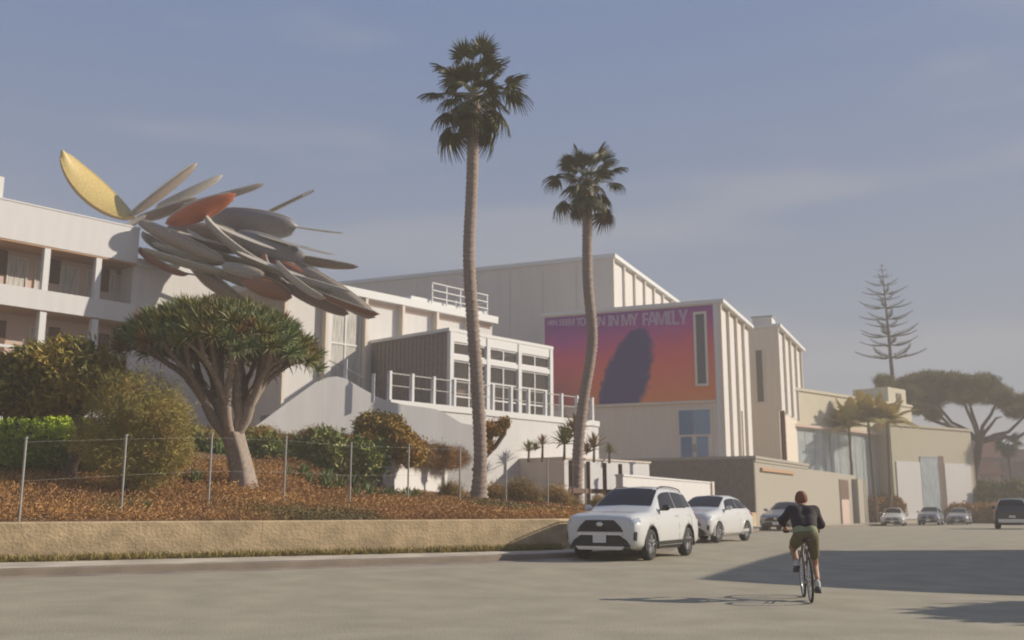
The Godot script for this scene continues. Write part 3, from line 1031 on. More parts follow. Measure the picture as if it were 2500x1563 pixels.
# a fan leaf: stalk along x, then a disc of narrow folded leaflets whose ends hang
func fan_frond(stalk: float, blade: float, hang: float, seed: int) -> Array:
	var r := RandomNumberGenerator.new()
	r.seed = seed
	var st := MB.new()
	var b := MB.new()
	var p := []
	for i in 6:
		var t := i / 5.0
		p.append(Vector3(stalk * t, -hang * 0.22 * stalk * t * t, 0))
	st.tube(p, taper(0.035, 0.018, 5), 5)
	var hub: Vector3 = p[-1]
	var n := 30
	for i in n:
		var a := lerpf(-2.3, 2.3, (i + 0.5) / n) + r.randf_range(-0.04, 0.04)
		var l := blade * (0.72 + 0.28 * cos(a * 0.6)) * r.randf_range(0.88, 1.08)
		var dir := Vector3(cos(a), 0.10 * cos(a * 3.0) - 0.12, sin(a)).normalized()
		var side := dir.cross(Vector3.UP).normalized()
		var prev := hub
		var pw := 0.012
		for s in 4:
			var t := (s + 1) / 4.0
			var q := hub + dir * l * t - Vector3(0, hang * l * (0.75 * t * t * t), 0) + Vector3(0, r.randf_range(-0.02, 0.02), 0)
			if t > 0.7:
				q += Vector3(0, -hang * 0.25 * l * (t - 0.7), 0)
			var w: float = [0.05, 0.058, 0.035, 0.004][s] * blade
			var up := Vector3(0, 0.022, 0)
			b.quad(prev + side * pw, prev - up, q - up, q + side * w)
			b.quad(prev - up, prev - side * pw, q - side * w, q - up)
			prev = q
			pw = w
	return [st.mesh(), b.mesh()]


func fan_palm(label: String, path: Array, r0: float, r1: float, count: int, reach: float, seed: int) -> void:
	var r := RandomNumberGenerator.new()
	r.seed = seed
	var base: Vector3 = path[0]
	var t := thing("fan_palm", label, "palm tree", base, 0.0, "tall fan palms on the bank")
	var c := Curve3D.new()
	for i in path.size():
		var tan: Vector3 = (path[mini(i + 1, path.size() - 1)] - path[maxi(i - 1, 0)]) * 0.17
		c.add_point(path[i] - base, -tan, tan)
	var l := c.get_baked_length()
	var rows := []
	var n := int(l / 0.055)
	var up := Vector3(0, 0, 1)
	for i in n + 1:
		var s := float(i) / n
		var p := c.sample_baked(s * l)
		var rad := lerpf(r0, r1, pow(s, 0.5)) * (1.0 + 0.35 * pow(maxf(1.0 - s * 12.0, 0.0), 2.0))
		if s > 0.96:
			rad *= 1.12
		var ring := PackedVector3Array()
		for j in 18:
			var g := TAU * (j + (i % 6) * 0.33) / 18
			# leaf scars: offset diamond bumps
			var boot := 0.17 * (1.0 if (i + 3 * (j % 2)) % 6 < 2 else 0.0) + r.randf_range(-0.03, 0.04)
			ring.append(p + Vector3(cos(g), 0, -sin(g)) * rad * (1.0 + boot))
		rows.append(ring)
	var b := MB.new()
	b.grid(rows, true)
	obj("trunk", b, M.palm_bark, t)
	var top := c.sample_baked(l)
	var kinds := []
	for h in [0.12, 0.4, 0.75, 1.15]:
		for v in 2:
			kinds.append(fan_frond(reach * (r.randf_range(0.5, 0.68) if v == 0 else r.randf_range(0.9, 1.12)), reach * 0.62, h, seed * 10 + kinds.size()))
	for i in count:
		var u := (i + 0.5) / count
		var el := lerpf(1.35, -0.85, pow(u, 0.9)) + r.randf_range(-0.12, 0.12)
		var az := i * 2.39996 + r.randf_range(-0.3, 0.3)
		var dry := el < -0.78
		var k: Array = kinds[clampi(int(lerpf(0.0, 4.0, u)), 0, 3) * 2 + (i % 2)]
		var dir := Vector3(cos(az) * cos(el), sin(el), sin(az) * cos(el))
		var side := dir.cross(Vector3.UP).normalized()
		var nn := side.cross(dir).normalized()
		var roll := r.randf_range(-0.6, 0.6)
		var bs := Basis(dir, nn.rotated(dir, roll), side.rotated(dir, roll)).scaled(Vector3.ONE * r.randf_range(0.85, 1.12))
		var o := put("frond", k[1], M.frond_dry if dry else M.frond, t, Transform3D(bs, top + Vector3(0, 0.35 * (1.0 - u) - 0.25, 0) + dir * 0.12))
		put("stalk", k[0], M.petiole, o)


# feather leaf: arching midrib with leaflets
func feather_frond(l: float, droop: float, seed: int) -> ArrayMesh:
	var r := RandomNumberGenerator.new()
	r.seed = seed
	var b := MB.new()
	var p := []
	for i in 13:
		var t := i / 12.0
		p.append(Vector3(l * (t - 0.12 * droop * t * t * t), -droop * l * 0.55 * pow(t, 2.2), 0))
	b.tube(p, taper(0.035, 0.008, 12), 5)
	for i in 34:
		var t := lerpf(0.14, 0.99, i / 33.0)
		var k := int(t * 12.0)
		var at: Vector3 = p[k].lerp(p[mini(k + 1, 12)], t * 12.0 - k)
		var along: Vector3 = (p[mini(k + 1, 12)] - p[mini(k, 11)]).normalized()
		for s in [-1.0, 1.0]:
			var d := (along * 0.55 + Vector3(0, -0.25 + 0.2 * r.randf(), 0) + Vector3(0, 0, s)).normalized()
			var ll := l * 0.3 * sin(PI * lerpf(0.18, 0.95, t)) * r.randf_range(0.85, 1.1)
			var w := along * 0.022 * l * 0.5
			var mid := at + d * ll * 0.55
			var tip := at + d * ll + Vector3(0, -ll * 0.3, 0)
			b.quad(at - w, at + w, mid + w * 1.4, mid - w * 1.4)
			b.tri(mid - w * 1.4, mid + w * 1.4, tip)
	return b.mesh()


func feather_palm(label: String, base: Vector3, top: Vector3, count: int, l: float, lean: Vector3, seed: int) -> void:
	var r := RandomNumberGenerator.new()
	r.seed = seed
	var t := thing("feather_palm", label, "palm tree", base, 0.0, "slim palms before the cream wing")
	var b := MB.new()
	b.tube(wander(Vector3.ZERO, top - base, 14, 0.12, r), taper(0.17, 0.11, 14), 10)
	obj("trunk", b, M.bark, t)
	b = MB.new()
	b.tube([top - base, top - base + Vector3(0, 0.5, 0), top - base + Vector3(0, 1.1, 0)], [0.15, 0.16, 0.05], 8)
	obj("crown_shaft", b, M.petiole, t)
	var kinds := [feather_frond(l, 0.45, seed), feather_frond(l, 0.8, seed + 1), feather_frond(l, 1.25, seed + 2)]
	for i in count:
		var u := (i + 0.5) / count
		var el := lerpf(1.4, 0.2, u)
		var az := i * 2.39996
		var dir := (Vector3(cos(az) * cos(el), sin(el), sin(az) * cos(el)) + lean).normalized()
		var side := dir.cross(Vector3.UP).normalized()
		put("frond", kinds[mini(int(u * 3.0), 2)], M.frond_gold, t, Transform3D(Basis(dir, side.cross(dir), side).scaled(Vector3.ONE * r.randf_range(0.8, 1.1)), top - base + Vector3(0, 0.9, 0)))


func sword_rosette(count: int, l: float, w: float, spread: float, seed: int) -> ArrayMesh:
	var r := RandomNumberGenerator.new()
	r.seed = seed
	var b := MB.new()
	for i in count:
		var u := (i + 0.5) / count
		var el := lerpf(1.45, 1.45 - spread, u) + r.randf_range(-0.1, 0.1)
		var az := i * 2.39996
		var d := Vector3(cos(az) * cos(el), sin(el), sin(az) * cos(el))
		var side := d.cross(Vector3.UP).normalized()
		var ll := l * r.randf_range(0.8, 1.12)
		var mid := d * ll * 0.5 + Vector3(0, 0.02, 0)
		var tip := d * ll - Vector3(0, 0.12 * ll * u, 0)
		var n := side.cross(d) * w * 0.25
		b.quad(-side * w * 0.3, -n, mid - n, mid - side * w * 0.5)
		b.quad(-n, side * w * 0.3, mid + side * w * 0.5, mid - n)
		b.tri(mid - side * w * 0.5, mid - n, tip)
		b.tri(mid - n, mid + side * w * 0.5, tip)
	return b.mesh()


# limbs fork until each carries one leaf rosette
func fork(b: MB, from: Vector3, tips: Array, rad: float, dir: Vector3, r: RandomNumberGenerator, level: int) -> void:
	var mean := Vector3.ZERO
	for q in tips:
		mean += q
	mean /= tips.size()
	if tips.size() == 1:
		var m := from.lerp(mean, 0.5) + dir * (mean - from).length() * 0.16
		b.tube([from, from.lerp(m, 0.6), m, mean], [rad, rad * 0.95, rad * 0.92, rad * 0.85], 6, false)
		return
	var reach: float = [0.5, 0.3, 0.31, 0.35, 0.4, 0.46, 0.5, 0.5][mini(level, 7)]
	var to := from.lerp(mean, reach)
	if level > 0:
		var mid := from.lerp(to, 0.5) + dir * (to - from).length() * 0.14
		b.tube([from, from.lerp(mid, 0.5), mid, to], [rad, rad * 0.97, rad * 0.93, rad * 0.98], 8, false)
	else:
		to = from
	var spread_axis := Vector3(r.randfn(), 0.2 * r.randfn(), r.randfn()).normalized()
	# split along the widest direction
	var best := 0.0
	for i in 6:
		var a := Vector3(cos(PI * i / 6), 0.0, sin(PI * i / 6))
		var lo := 1e9
		var hi := -1e9
		for q in tips:
			lo = minf(lo, a.dot(q))
			hi = maxf(hi, a.dot(q))
		if hi - lo > best:
			best = hi - lo
			spread_axis = a
	var order := tips.duplicate()
	order.sort_custom(func(p, q): return spread_axis.dot(p) < spread_axis.dot(q))
	var cut := clampi(int(tips.size() * r.randf_range(0.4, 0.6)), 1, tips.size() - 1)
	var nd := (to - from).normalized() if level > 0 else Vector3.UP
	for part in [order.slice(0, cut), order.slice(cut)]:
		fork(b, to, part, rad * pow(float(part.size()) / tips.size(), 0.38), nd, r, level + 1)


func dragon_tree() -> void:
	var r := RandomNumberGenerator.new()
	r.seed = 77
	var base := V(-7.1, 2.0, 27.0)
	var t := thing("dragon_tree", "umbrella shaped dragon tree with forking pale limbs above the bank", "tree", base)
	var top := V(-7.45, 3.35, 27.0) - base
	var b := MB.new()
	var rows := []
	var bole := [[0.0, -0.3, 0.46], [0.0, 0.0, 0.36], [-0.06, 0.4, 0.31], [-0.16, 0.8, 0.29], [-0.27, 1.15, 0.29], [-0.35, 1.38, 0.3]]
	for q in bole:
		var ring := PackedVector3Array()
		for j in 20:
			var g := TAU * j / 20
			ring.append(Vector3(q[0], q[1], 0) + Vector3(cos(g), 0, -sin(g)) * q[2] * (1.0 + 0.1 * sin(g * 5.0 + q[1]) + 0.05 * sin(g * 9.0)))
		rows.append(ring)
	b.grid(rows, true)
	obj("trunk", b, M.dragon_bark, t)
	# tips over a flat dome
	var tips := []
	var centre := V(-7.85, 5.08, 27.0) - base
	var n := 285
	for i in n:
		var u := (i + 0.5) / n
		var az := i * 2.39996
		var rad := sqrt(u)
		var y := sqrt(maxf(1.0 - rad * rad * 0.97, 0.0))
		tips.append(centre + Vector3(cos(az) * rad * 2.62, y * 1.62 + r.randf_range(-0.14, 0.08) - 0.16 * rad * cos(az), sin(az) * rad * 2.3))
	# main limbs by direction
	var groups := [[], [], [], [], [], [], []]
	for q in tips:
		var f: Vector3 = q - centre
		var rr := Vector2(f.x, f.z).length()
		if rr < 0.95:
			groups[6 if f.x > 0.1 else 5].append(q)
		else:
			groups[int(floor(fposmod(atan2(f.z, f.x) + 0.5, TAU) / TAU * 5.0))].append(q)
	for g in groups:
		if g.size():
			var mean := Vector3.ZERO
			for q in g:
				mean += q
			mean /= g.size()
			var limb := MB.new()
			var out := (mean - top)
			out.y = 0
			fork(limb, top + out.normalized() * 0.1 - Vector3(0, 0.12, 0), g, 0.14, (out.normalized() * 0.8 + Vector3(0, 0.45, 0)).normalized(), r, 1)
			obj("limb", limb, M.dragon_bark, t)
	var kinds := []
	for i in 4:
		kinds.append(sword_rosette(36, 0.43, 0.036, 1.6, 300 + i))
	for i in tips.size():
		var d: Vector3 = (tips[i] - centre + Vector3(0, 1.0, 0)).normalized()
		var side := d.cross(Vector3(0.3, 0.1, 1)).normalized()
		var m: Material = M.sword_blue if r.randf() < 0.3 else M.sword_dry if r.randf() < 0.09 else M.sword
		put("rosette", kinds[i % 4], m, t, Transform3D(Basis(side, d, side.cross(d)).scaled(Vector3.ONE * r.randf_range(0.9, 1.2)), tips[i] - d * 0.05))


func pine_whorls() -> void:
	var r := RandomNumberGenerator.new()
	r.seed = 5
	var base := V(45.6, -0.3, 120.0)
	var t := thing("island_pine", "tall thin island pine with open tiers of upswept branches against the sky", "tree", base)
	var b := MB.new()
	b.tube([Vector3.ZERO, Vector3(0.05, 8, 0), Vector3(-0.15, 16, 0), Vector3(-0.3, 23, 0), Vector3(-0.55, 30.9, 0)], [0.42, 0.36, 0.27, 0.17, 0.03], 8)
	obj("trunk", b, M.bark, t)
	var kinds := []
	for v in 3:
		var br := MB.new()
		var p := []
		for i in 9:
			var s := i / 8.0
			p.append(Vector3(s, 0.02 - 0.06 * sin(PI * s * 0.8) + 0.24 * s * s, 0))
		br.tube(p, taper(0.016, 0.006, 8), 5)
		for i in 30:
			var s := lerpf(0.2, 1.0, i / 29.0)
			var k := mini(int(s * 8.0), 7)
			var at: Vector3 = p[k].lerp(p[k + 1], s * 8.0 - k)
			for q in [-1.0, 1.0]:
				var l := 0.16 * sin(PI * lerpf(0.25, 0.95, s)) * r.randf_range(0.7, 1.2)
				var d := Vector3(0.62, 0.15 + 0.25 * r.randf(), q * 0.8).normalized()
				br.tube([at, at + d * l * 0.6 + Vector3(0, 0.01, 0), at + d * l + Vector3(0, 0.035, 0)], [0.006, 0.006, 0.002], 3, false)
		kinds.append(br.mesh())
	mat("pine_needles", Color(0.06, 0.06, 0.035), 0.8)
	var tiers := [[16.6, 1.6], [19.4, 4.0], [20.9, 3.2], [22.0, 3.8], [23.2, 2.4], [24.1, 3.2], [25.5, 2.9], [26.5, 1.8], [27.2, 2.5], [28.3, 2.0], [29.3, 1.3], [30.1, 0.8], [30.7, 0.45]]
	for i in tiers.size():
		var n := 6 if tiers[i][1] > 1.0 else 5
		if i == 0:
			n = 3
		for k in n:
			var az := TAU * k / n + i * 0.7
			var l: float = tiers[i][1] * r.randf_range(0.85, 1.12)
			var x: float = -0.3 - 0.25 * (tiers[i][0] - 23.0) / 8.0
			put("branch", kinds[k % 3], M.pine_needles, t, Transform3D(Basis(Vector3.UP, az).scaled(Vector3(l, l * 0.95, l)), Vector3(x, tiers[i][0], 0)))


func stone_pine() -> void:
	var r := RandomNumberGenerator.new()
	r.seed = 9
	var base := V(50.2, -0.2, 110.0)
	var t := thing("stone_pine", "broad dark stone pine with a flat spreading crown behind the low gallery", "tree", base)
	var f := V(50.6, 8.4, 110.0) - base
	var b := MB.new()
	b.tube([Vector3.ZERO, Vector3(-0.3, 3, 0), Vector3(-0.5, 5.5, 0), f], [0.62, 0.5, 0.44, 0.42], 10)
	obj("trunk", b, M.bark, t)
	var ends := [V(40.5, 14.4, 110), V(43.5, 13.0, 108), V(45.5, 14.0, 111.5), V(48.0, 14.4, 109), V(50.5, 13.5, 112), V(53.5, 13.5, 110), V(56.5, 11.7, 109), V(59.5, 10.8, 111), V(52.5, 11.0, 108.5)]
	for e in ends:
		var q: Vector3 = e - base
		b = MB.new()
		var m := f.lerp(q, 0.5) + Vector3(0, -0.6 if absf(q.x) > 4 else 0.4, 0)
		b.tube([f, f.lerp(m, 0.5) + Vector3(r.randf_range(-0.3, 0.3), 0.2, 0), m, m.lerp(q, 0.55) + Vector3(0, 0.3, 0), q], [0.24, 0.2, 0.17, 0.12, 0.05], 7)
		obj("limb", b, M.bark, t)
	var clump := leaf_clump(26, 0.55, 0.055, 0.2, 31, 0.16, 0.3)
	var blobs := []
	for q in [[39.9, 14.9, 1.0, 0.45], [41.3, 14.2, 1.5, 0.6], [43.0, 13.4, 1.9, 1.1], [44.3, 14.8, 1.8, 1.0], [46.3, 15.3, 2.3, 0.9], [48.7, 15.2, 2.3, 0.9], [46.0, 13.4, 2.2, 1.1], [50.6, 14.5, 2.2, 1.0], [49.0, 13.3, 2.1, 0.9], [52.8, 13.7, 2.1, 1.0], [55.2, 12.7, 2.1, 0.9], [57.6, 12.0, 2.0, 0.8], [60.0, 11.3, 2.0, 0.8], [43.2, 11.9, 1.1, 0.6], [54.0, 11.5, 1.2, 0.6], [45.5, 11.3, 0.9, 0.6]]:
		blobs.append([V(q[0], q[1], 110.0 + r.randf_range(-2.2, 2.2)) - base, Vector3(q[2], q[3], q[2])])
	cloud("crown", t, blobs, 5600, clump, M.leaf, [0.55, 1.0], [Color(0.045, 0.04, 0.016), Color(0.115, 0.1, 0.038)], 12, 0.3)


func shrubs() -> void:
	var broad := leaf_clump(16, 0.2, 0.1, 0.25, 21, 0.1)
	var wispy := leaf_clump(34, 0.2, 0.018, 0.2, 22, 0.13, 0.3)
	var green := [Color(0.045, 0.065, 0.018), Color(0.12, 0.14, 0.04)]
	var olive := [Color(0.085, 0.08, 0.03), Color(0.18, 0.145, 0.055), Color(0.2, 0.13, 0.05)]
	var rust := [Color(0.1, 0.065, 0.02), Color(0.24, 0.12, 0.035), Color(0.07, 0.08, 0.025)]
	var r := RandomNumberGenerator.new()
	r.seed = 41
	# tree at the left edge
	var base := V(-10.9, 2.1, 25.4)
	var t := thing("leaning_tree", "dark round headed tree with a bent trunk at the far left behind the fence", "tree", base)
	var b := MB.new()
	b.tube([Vector3(0, -0.3, 0), Vector3(-0.05, 0.3, 0), Vector3(0.12, 0.8, 0), Vector3(0.2, 1.2, 0.05), Vector3(-0.1, 1.7, 0.1)], [0.17, 0.14, 0.13, 0.12, 0.1], 9)
	obj("trunk", b, M.bark, t)
	for e in [Vector3(-1.4, 2.3, 0.3), Vector3(0.6, 2.2, 0.1), Vector3(-0.5, 2.8, -0.3)]:
		b = MB.new()
		b.tube(wander(Vector3(0.0, 1.55, 0.08), e, 6, 0.15, r), taper(0.09, 0.03, 6), 6)
		obj("limb", b, M.bark, t)
	cloud("crown", t, [[Vector3(-1.5, 2.35, 0), Vector3(1.15, 0.7, 1.0)], [Vector3(-0.4, 2.75, 0), Vector3(1.15, 0.7, 1.0)], [Vector3(0.35, 2.4, 0.1), Vector3(0.8, 0.6, 0.8)], [Vector3(-2.6, 2.25, 0), Vector3(1.0, 0.65, 0.9)], [Vector3(-0.9, 2.05, 0), Vector3(1.0, 0.35, 0.8)]], 3400, broad, M.leaf, [0.6, 1.15], [Color(0.04, 0.045, 0.014), Color(0.17, 0.125, 0.035)], 51, 0.4)
	# wispy bush
	base = V(-9.25, 1.85, 24.7)
	t = thing("wispy_bush", "tall wispy olive brown bush between the leaning tree and the dragon tree", "bush", base)
	for k in 7:
		b = MB.new()
		b.tube(wander(Vector3(r.randf_range(-0.2, 0.2), -0.2, r.randf_range(-0.2, 0.2)), Vector3(r.randf_range(-1.0, 1.0), r.randf_range(1.4, 2.6), r.randf_range(-0.7, 0.7)), 6, 0.15, r), taper(0.045, 0.012, 6), 5)
		obj("stem", b, M.bark, t)
	cloud("crown", t, [[Vector3(0.1, 1.9, 0), Vector3(1.15, 1.0, 0.9)], [Vector3(-0.5, 1.2, 0), Vector3(0.9, 0.9, 0.8)], [Vector3(0.8, 1.5, 0), Vector3(0.75, 0.8, 0.7)], [Vector3(0.3, 0.7, 0.1), Vector3(1.0, 0.8, 0.8)], [Vector3(1.1, 0.9, 0.1), Vector3(0.5, 0.5, 0.5)]], 1500, wispy, M.leaf, [0.5, 1.0], olive, 52, 0.25)
	# clipped hedges on the left
	for q in [["wide clipped bright green hedge at the left edge behind the bent trunk", -14.6, 31.5, 1.7, 0.62, 1], ["lower clipped bright green hedge between the bent trunk and the wispy bush", -11.0, 27.4, 1.5, 0.5, 2], ["dark green hedge at the left edge below the clipped hedge", -12.9, 26.2, 1.9, 0.4, 3]]:
		base = V(q[1], bank_h(q[1], q[2]), q[2])
		t = thing("clipped_hedge", q[0], "hedge", base)
		b = MB.new()
		b.ball(Vector3(0, q[4] * 0.7, 0), Vector3(q[3] * 0.9, q[4] * 0.85, 0.7), 16)
		obj("twigs", b, M.brown, t)
		cloud("foliage", t, [[Vector3(0, q[4] * 0.75, 0), Vector3(q[3], q[4], 0.85)], [Vector3(q[3] * 0.4, q[4] * 0.8, 0), Vector3(q[3] * 0.6, q[4] * 0.9, 0.8)]], 1600, broad, M.leaf, [0.4, 0.75], [Color(0.1, 0.15, 0.015), Color(0.22, 0.27, 0.03)] if q[5] < 3 else green, 60 + q[5], 0.7)
	# ivy bank behind the dragon tree
	base = V(-7.4, 2.6, 33.5)
	t = thing("ivy_hedge", "long ivy hedge with a dry top coloured sunlit orange below the ramp wall", "hedge", base)
	var blobs := []
	for k in 12:
		blobs.append([Vector3(-3.6 + k * 0.56, 0.45 + 0.2 * sin(k * 1.7), 0.25 * cos(k * 2.1)), Vector3(0.75, 0.72, 0.75)])
	cloud("foliage", t, blobs, 3000, broad, M.leaf, [0.6, 1.1], [Color(0.05, 0.075, 0.028), Color(0.14, 0.15, 0.06), Color(0.2, 0.22, 0.12)], 71, 0.55)
	var tops := []
	for k in 12:
		tops.append([Vector3(-3.6 + k * 0.56, 1.02 + 0.12 * sin(k * 1.7), -0.1), Vector3(0.5, 0.2, 0.5)])
	cloud("sunlit_dry_top", t, tops, 1100, wispy, M.leaf, [0.5, 0.9], rust, 72, 0.3)  # dry leaves on top, with sunlit orange put into their colour
	# leaning shrub and its hanging neighbour
	base = V(-4.4, 2.3, 34.0)
	t = thing("leaning_shrub", "dense shrub leaning right with an orange lit top, in front of the ramp wall", "bush", base)
	b = MB.new()
	b.tube([Vector3(0.05, -0.3, 0), Vector3(0.0, 0.4, 0), Vector3(-0.1, 0.9, 0), Vector3(-0.05, 1.4, 0)], [0.1, 0.085, 0.08, 0.05], 8)
	obj("trunk", b, M.bark, t)
	b = MB.new()
	b.tube(wander(Vector3(-0.05, 0.7, 0), Vector3(0.8, 1.15, 0), 5, 0.1, r), taper(0.06, 0.03, 5), 6)
	obj("limb", b, M.bark, t)
	cloud("crown", t, [[Vector3(-0.3, 1.75, 0), Vector3(0.55, 0.45, 0.6)], [Vector3(0.15, 1.7, 0), Vector3(0.65, 0.42, 0.6)], [Vector3(0.6, 1.3, 0), Vector3(0.6, 0.42, 0.6)], [Vector3(1.0, 0.95, 0), Vector3(0.5, 0.4, 0.55)], [Vector3(-0.25, 1.25, 0), Vector3(0.5, 0.4, 0.6)]], 2200, broad, M.leaf, [0.45, 0.85], [Color(0.045, 0.05, 0.018), Color(0.19, 0.12, 0.035), Color(0.25, 0.13, 0.04)], 73, 0.45)
	base = V(-2.9, 2.75, 37.0)
	t = thing("hanging_shrub", "low red brown shrub spilling over the bright garden wall", "bush", base)
	blobs = []
	for k in 8:
		blobs.append([Vector3(-0.75 + k * 0.22, 0.5 + 0.05 * sin(k * 2.0), 1.9 - k * 0.6), Vector3(0.42, 0.3, 0.5)])
	cloud("foliage", t, blobs, 1500, wispy, M.leaf, [0.5, 0.95], [Color(0.07, 0.045, 0.02), Color(0.17, 0.085, 0.035), Color(0.08, 0.075, 0.03)], 74, 0.3)
	# the bent little tree behind the palm
	base = V(-1.1, 2.5, 37.4)
	t = thing("bent_shrub", "small shrub with one bent bare limb, just right of the tall palm trunk", "bush", base)
	b = MB.new()
	b.tube([Vector3(-0.3, 0.2, 0), Vector3(0.1, 0.75, 0), Vector3(0.5, 1.15, 0), Vector3(0.82, 1.6, 0), Vector3(0.88, 2.0, 0)], [0.12, 0.1, 0.09, 0.085, 0.06], 8)
	obj("limb", b, M.bark, t)
	cloud("crown", t, [[Vector3(0.35, 1.75, 0), Vector3(0.4, 0.22, 0.35)], [Vector3(0.15, 1.2, 0), Vector3(0.25, 0.3, 0.3)], [Vector3(0.8, 1.95, 0), Vector3(0.16, 0.16, 0.16)]], 420, broad, M.leaf, [0.4, 0.75], rust, 75, 0.3)
	# succulents and yuccas on the ledges
	var ros := [sword_rosette(26, 0.55, 0.06, 1.3, 401), sword_rosette(30, 0.5, 0.07, 1.6, 402)]
	var spots := [["grey green yucca on a stalk against the white terrace wall, left of the short palm", V(2.25, 3.63, 43.9), 0.55, 1.85, 1], ["orange brown yucca head nearest the short palm trunk, taller than its neighbours", V(2.75, 3.63, 44.3), 1.05, 1.95, 2], ["small yucca right of the short palm on the planter edge", V(3.7, 3.63, 46.1), 0.5, 1.6, 2], ["pale agave at the left end of the planter block", V(0.75, 3.63, 46.2), 0.35, 1.22, 0], ["dark agave beside the pale one on the planter block", V(1.35, 3.63, 45.4), 0.6, 1.08, 2], ["low yucca at the right end of the planter block", V(4.5, 3.63, 47.2), 0.35, 1.08, 1], ["blue green agave in the bank below the ivy hedge", V(-5.5, bank_h(-5.5, 30.5), 30.5), 0.1, 1.0, 3], ["pale agave half hidden left of the dragon tree trunk", V(-8.2, bank_h(-8.2, 26.4), 26.4), 0.1, 0.95, 3], ["young agave by the second fence post", V(-8.1, bank_h(-8.1, 22.7), 22.7), 0.05, 0.55, 3]]
	for q in spots:
		t = thing("yucca", q[0], "plant", q[1], 0.0, "spiky plants on the bank and ledges")
		b = MB.new()
		b.tube([Vector3(0, -0.2, 0), Vector3(0.02, q[2], 0)], [0.07, 0.05], 6)
		obj("stem", b, M.bark, t)
		put("rosette", ros[q[4] % 2], [M.sword, M.sword, M.sword_dry, M.sword_blue][q[4]], t, Transform3D(Basis.from_scale(Vector3.ONE * q[3]), Vector3(0.02, q[2] - 0.05, 0)))
		if q[4] == 2:
			put("rosette", ros[1], M.sword_dry, t, Transform3D(Basis(Vector3(0.3, 0, 1).normalized(), 0.5).scaled(Vector3.ONE * q[3] * 0.8), Vector3(-0.22, q[2] - 0.25, 0.1)))
	# agaves among the low plants below the ivy hedge
	for k in 18:
		var x := -6.3 + 0.19 * k + r.randf_range(-0.4, 0.4)
		var d := 30.2 + r.randf_range(-1.0, 1.6)
		t = thing("agave", "blue green agave among the low plants right of the dragon tree", "plant", V(x, bank_h(x, d), d), r.randf() * TAU, "agaves right of the dragon tree")
		b = MB.new()
		b.tube([Vector3(0, -0.15, 0), Vector3(0, 0.08, 0)], [0.06, 0.05], 6)
		obj("stem", b, M.bark, t)
		put("rosette", ros[k % 2], M.sword_blue, t, Transform3D(Basis.from_scale(Vector3.ONE * r.randf_range(0.7, 1.15)), Vector3(0, 0.04, 0)))
	# scrub on the bank to the right of the tall palm
	for q in [["grey brown scrub bush on the bank right of the tall palm", 0.3, 34.6, 0.7], ["olive scrub bush on the bank between the two tall palms", 1.5, 36.2, 0.55], ["yellowish scrub bush at the foot of the short palm", 2.1, 38.4, 0.34], ["rusty scrub clump against the bright garden wall", -0.6, 35.6, 0.5], ["small rusty scrub clump left of the tall palm foot", -2.0, 33.5, 0.42], ["low weedy bush behind the front white car", 3.1, 36.4, 0.42]]:
		base = V(q[1], bank_h(q[1], q[2]) - 0.1, q[2])
		t = thing("scrub_bush", q[0], "bush", base, 0.0, "scrub bushes on the bank")
		b = MB.new()
		for k in 4:
			b.tube(wander(Vector3.ZERO, Vector3(r.randf_range(-0.4, 0.4), q[3], r.randf_range(-0.3, 0.3)), 4, 0.06, r), taper(0.02, 0.008, 4), 4)
		obj("stems", b, M.bark, t)
		cloud("foliage", t, [[Vector3(0, q[3] * 0.75, 0), Vector3(q[3] * 0.8, q[3] * 0.75, q[3] * 0.7)], [Vector3(q[3] * 0.5, q[3] * 0.5, 0), Vector3.ONE * q[3] * 0.5]], 360, wispy, M.leaf, [0.45, 0.9], [Color(0.085, 0.06, 0.028), Color(0.19, 0.12, 0.055), Color(0.12, 0.11, 0.05)], 80 + int(q[1] * 7), 0.2)
	# greenery by the far cars
	for q in [["orange brown bush behind the far white car, at the end of the tan garage", 35.0, 97.5, 2.0, 1.2], ["long low hedge behind the far silver cars", 46.0, 103.0, 3.2, 0.9], ["dense dark green hedge behind the dark utility car", 50.5, 106.0, 3.4, 2.1], ["yellowish bush between the silver car and the dark utility car", 46.2, 99.0, 1.0, 0.8]]:
		base = V(q[1], -0.1, q[2])
		t = thing("street_hedge", q[0], "hedge", base)
		b = MB.new()
		b.ball(Vector3(0, q[4] * 0.8, 0), Vector3(q[3] * 0.8, q[4] * 0.75, 1.0), 12)
		obj("twigs", b, M.brown, t)
		cloud("foliage", t, [[Vector3(-q[3] * 0.4, q[4], 0), Vector3(q[3] * 0.65, q[4], 1.4)], [Vector3(q[3] * 0.4, q[4], 0), Vector3(q[3] * 0.65, q[4] * 1.05, 1.4)]], 900, broad, M.leaf, [1.0, 1.9], rust if q[4] < 2.0 else [Color(0.05, 0.055, 0.02), Color(0.12, 0.11, 0.04)], 90 + int(q[1]), 0.6)


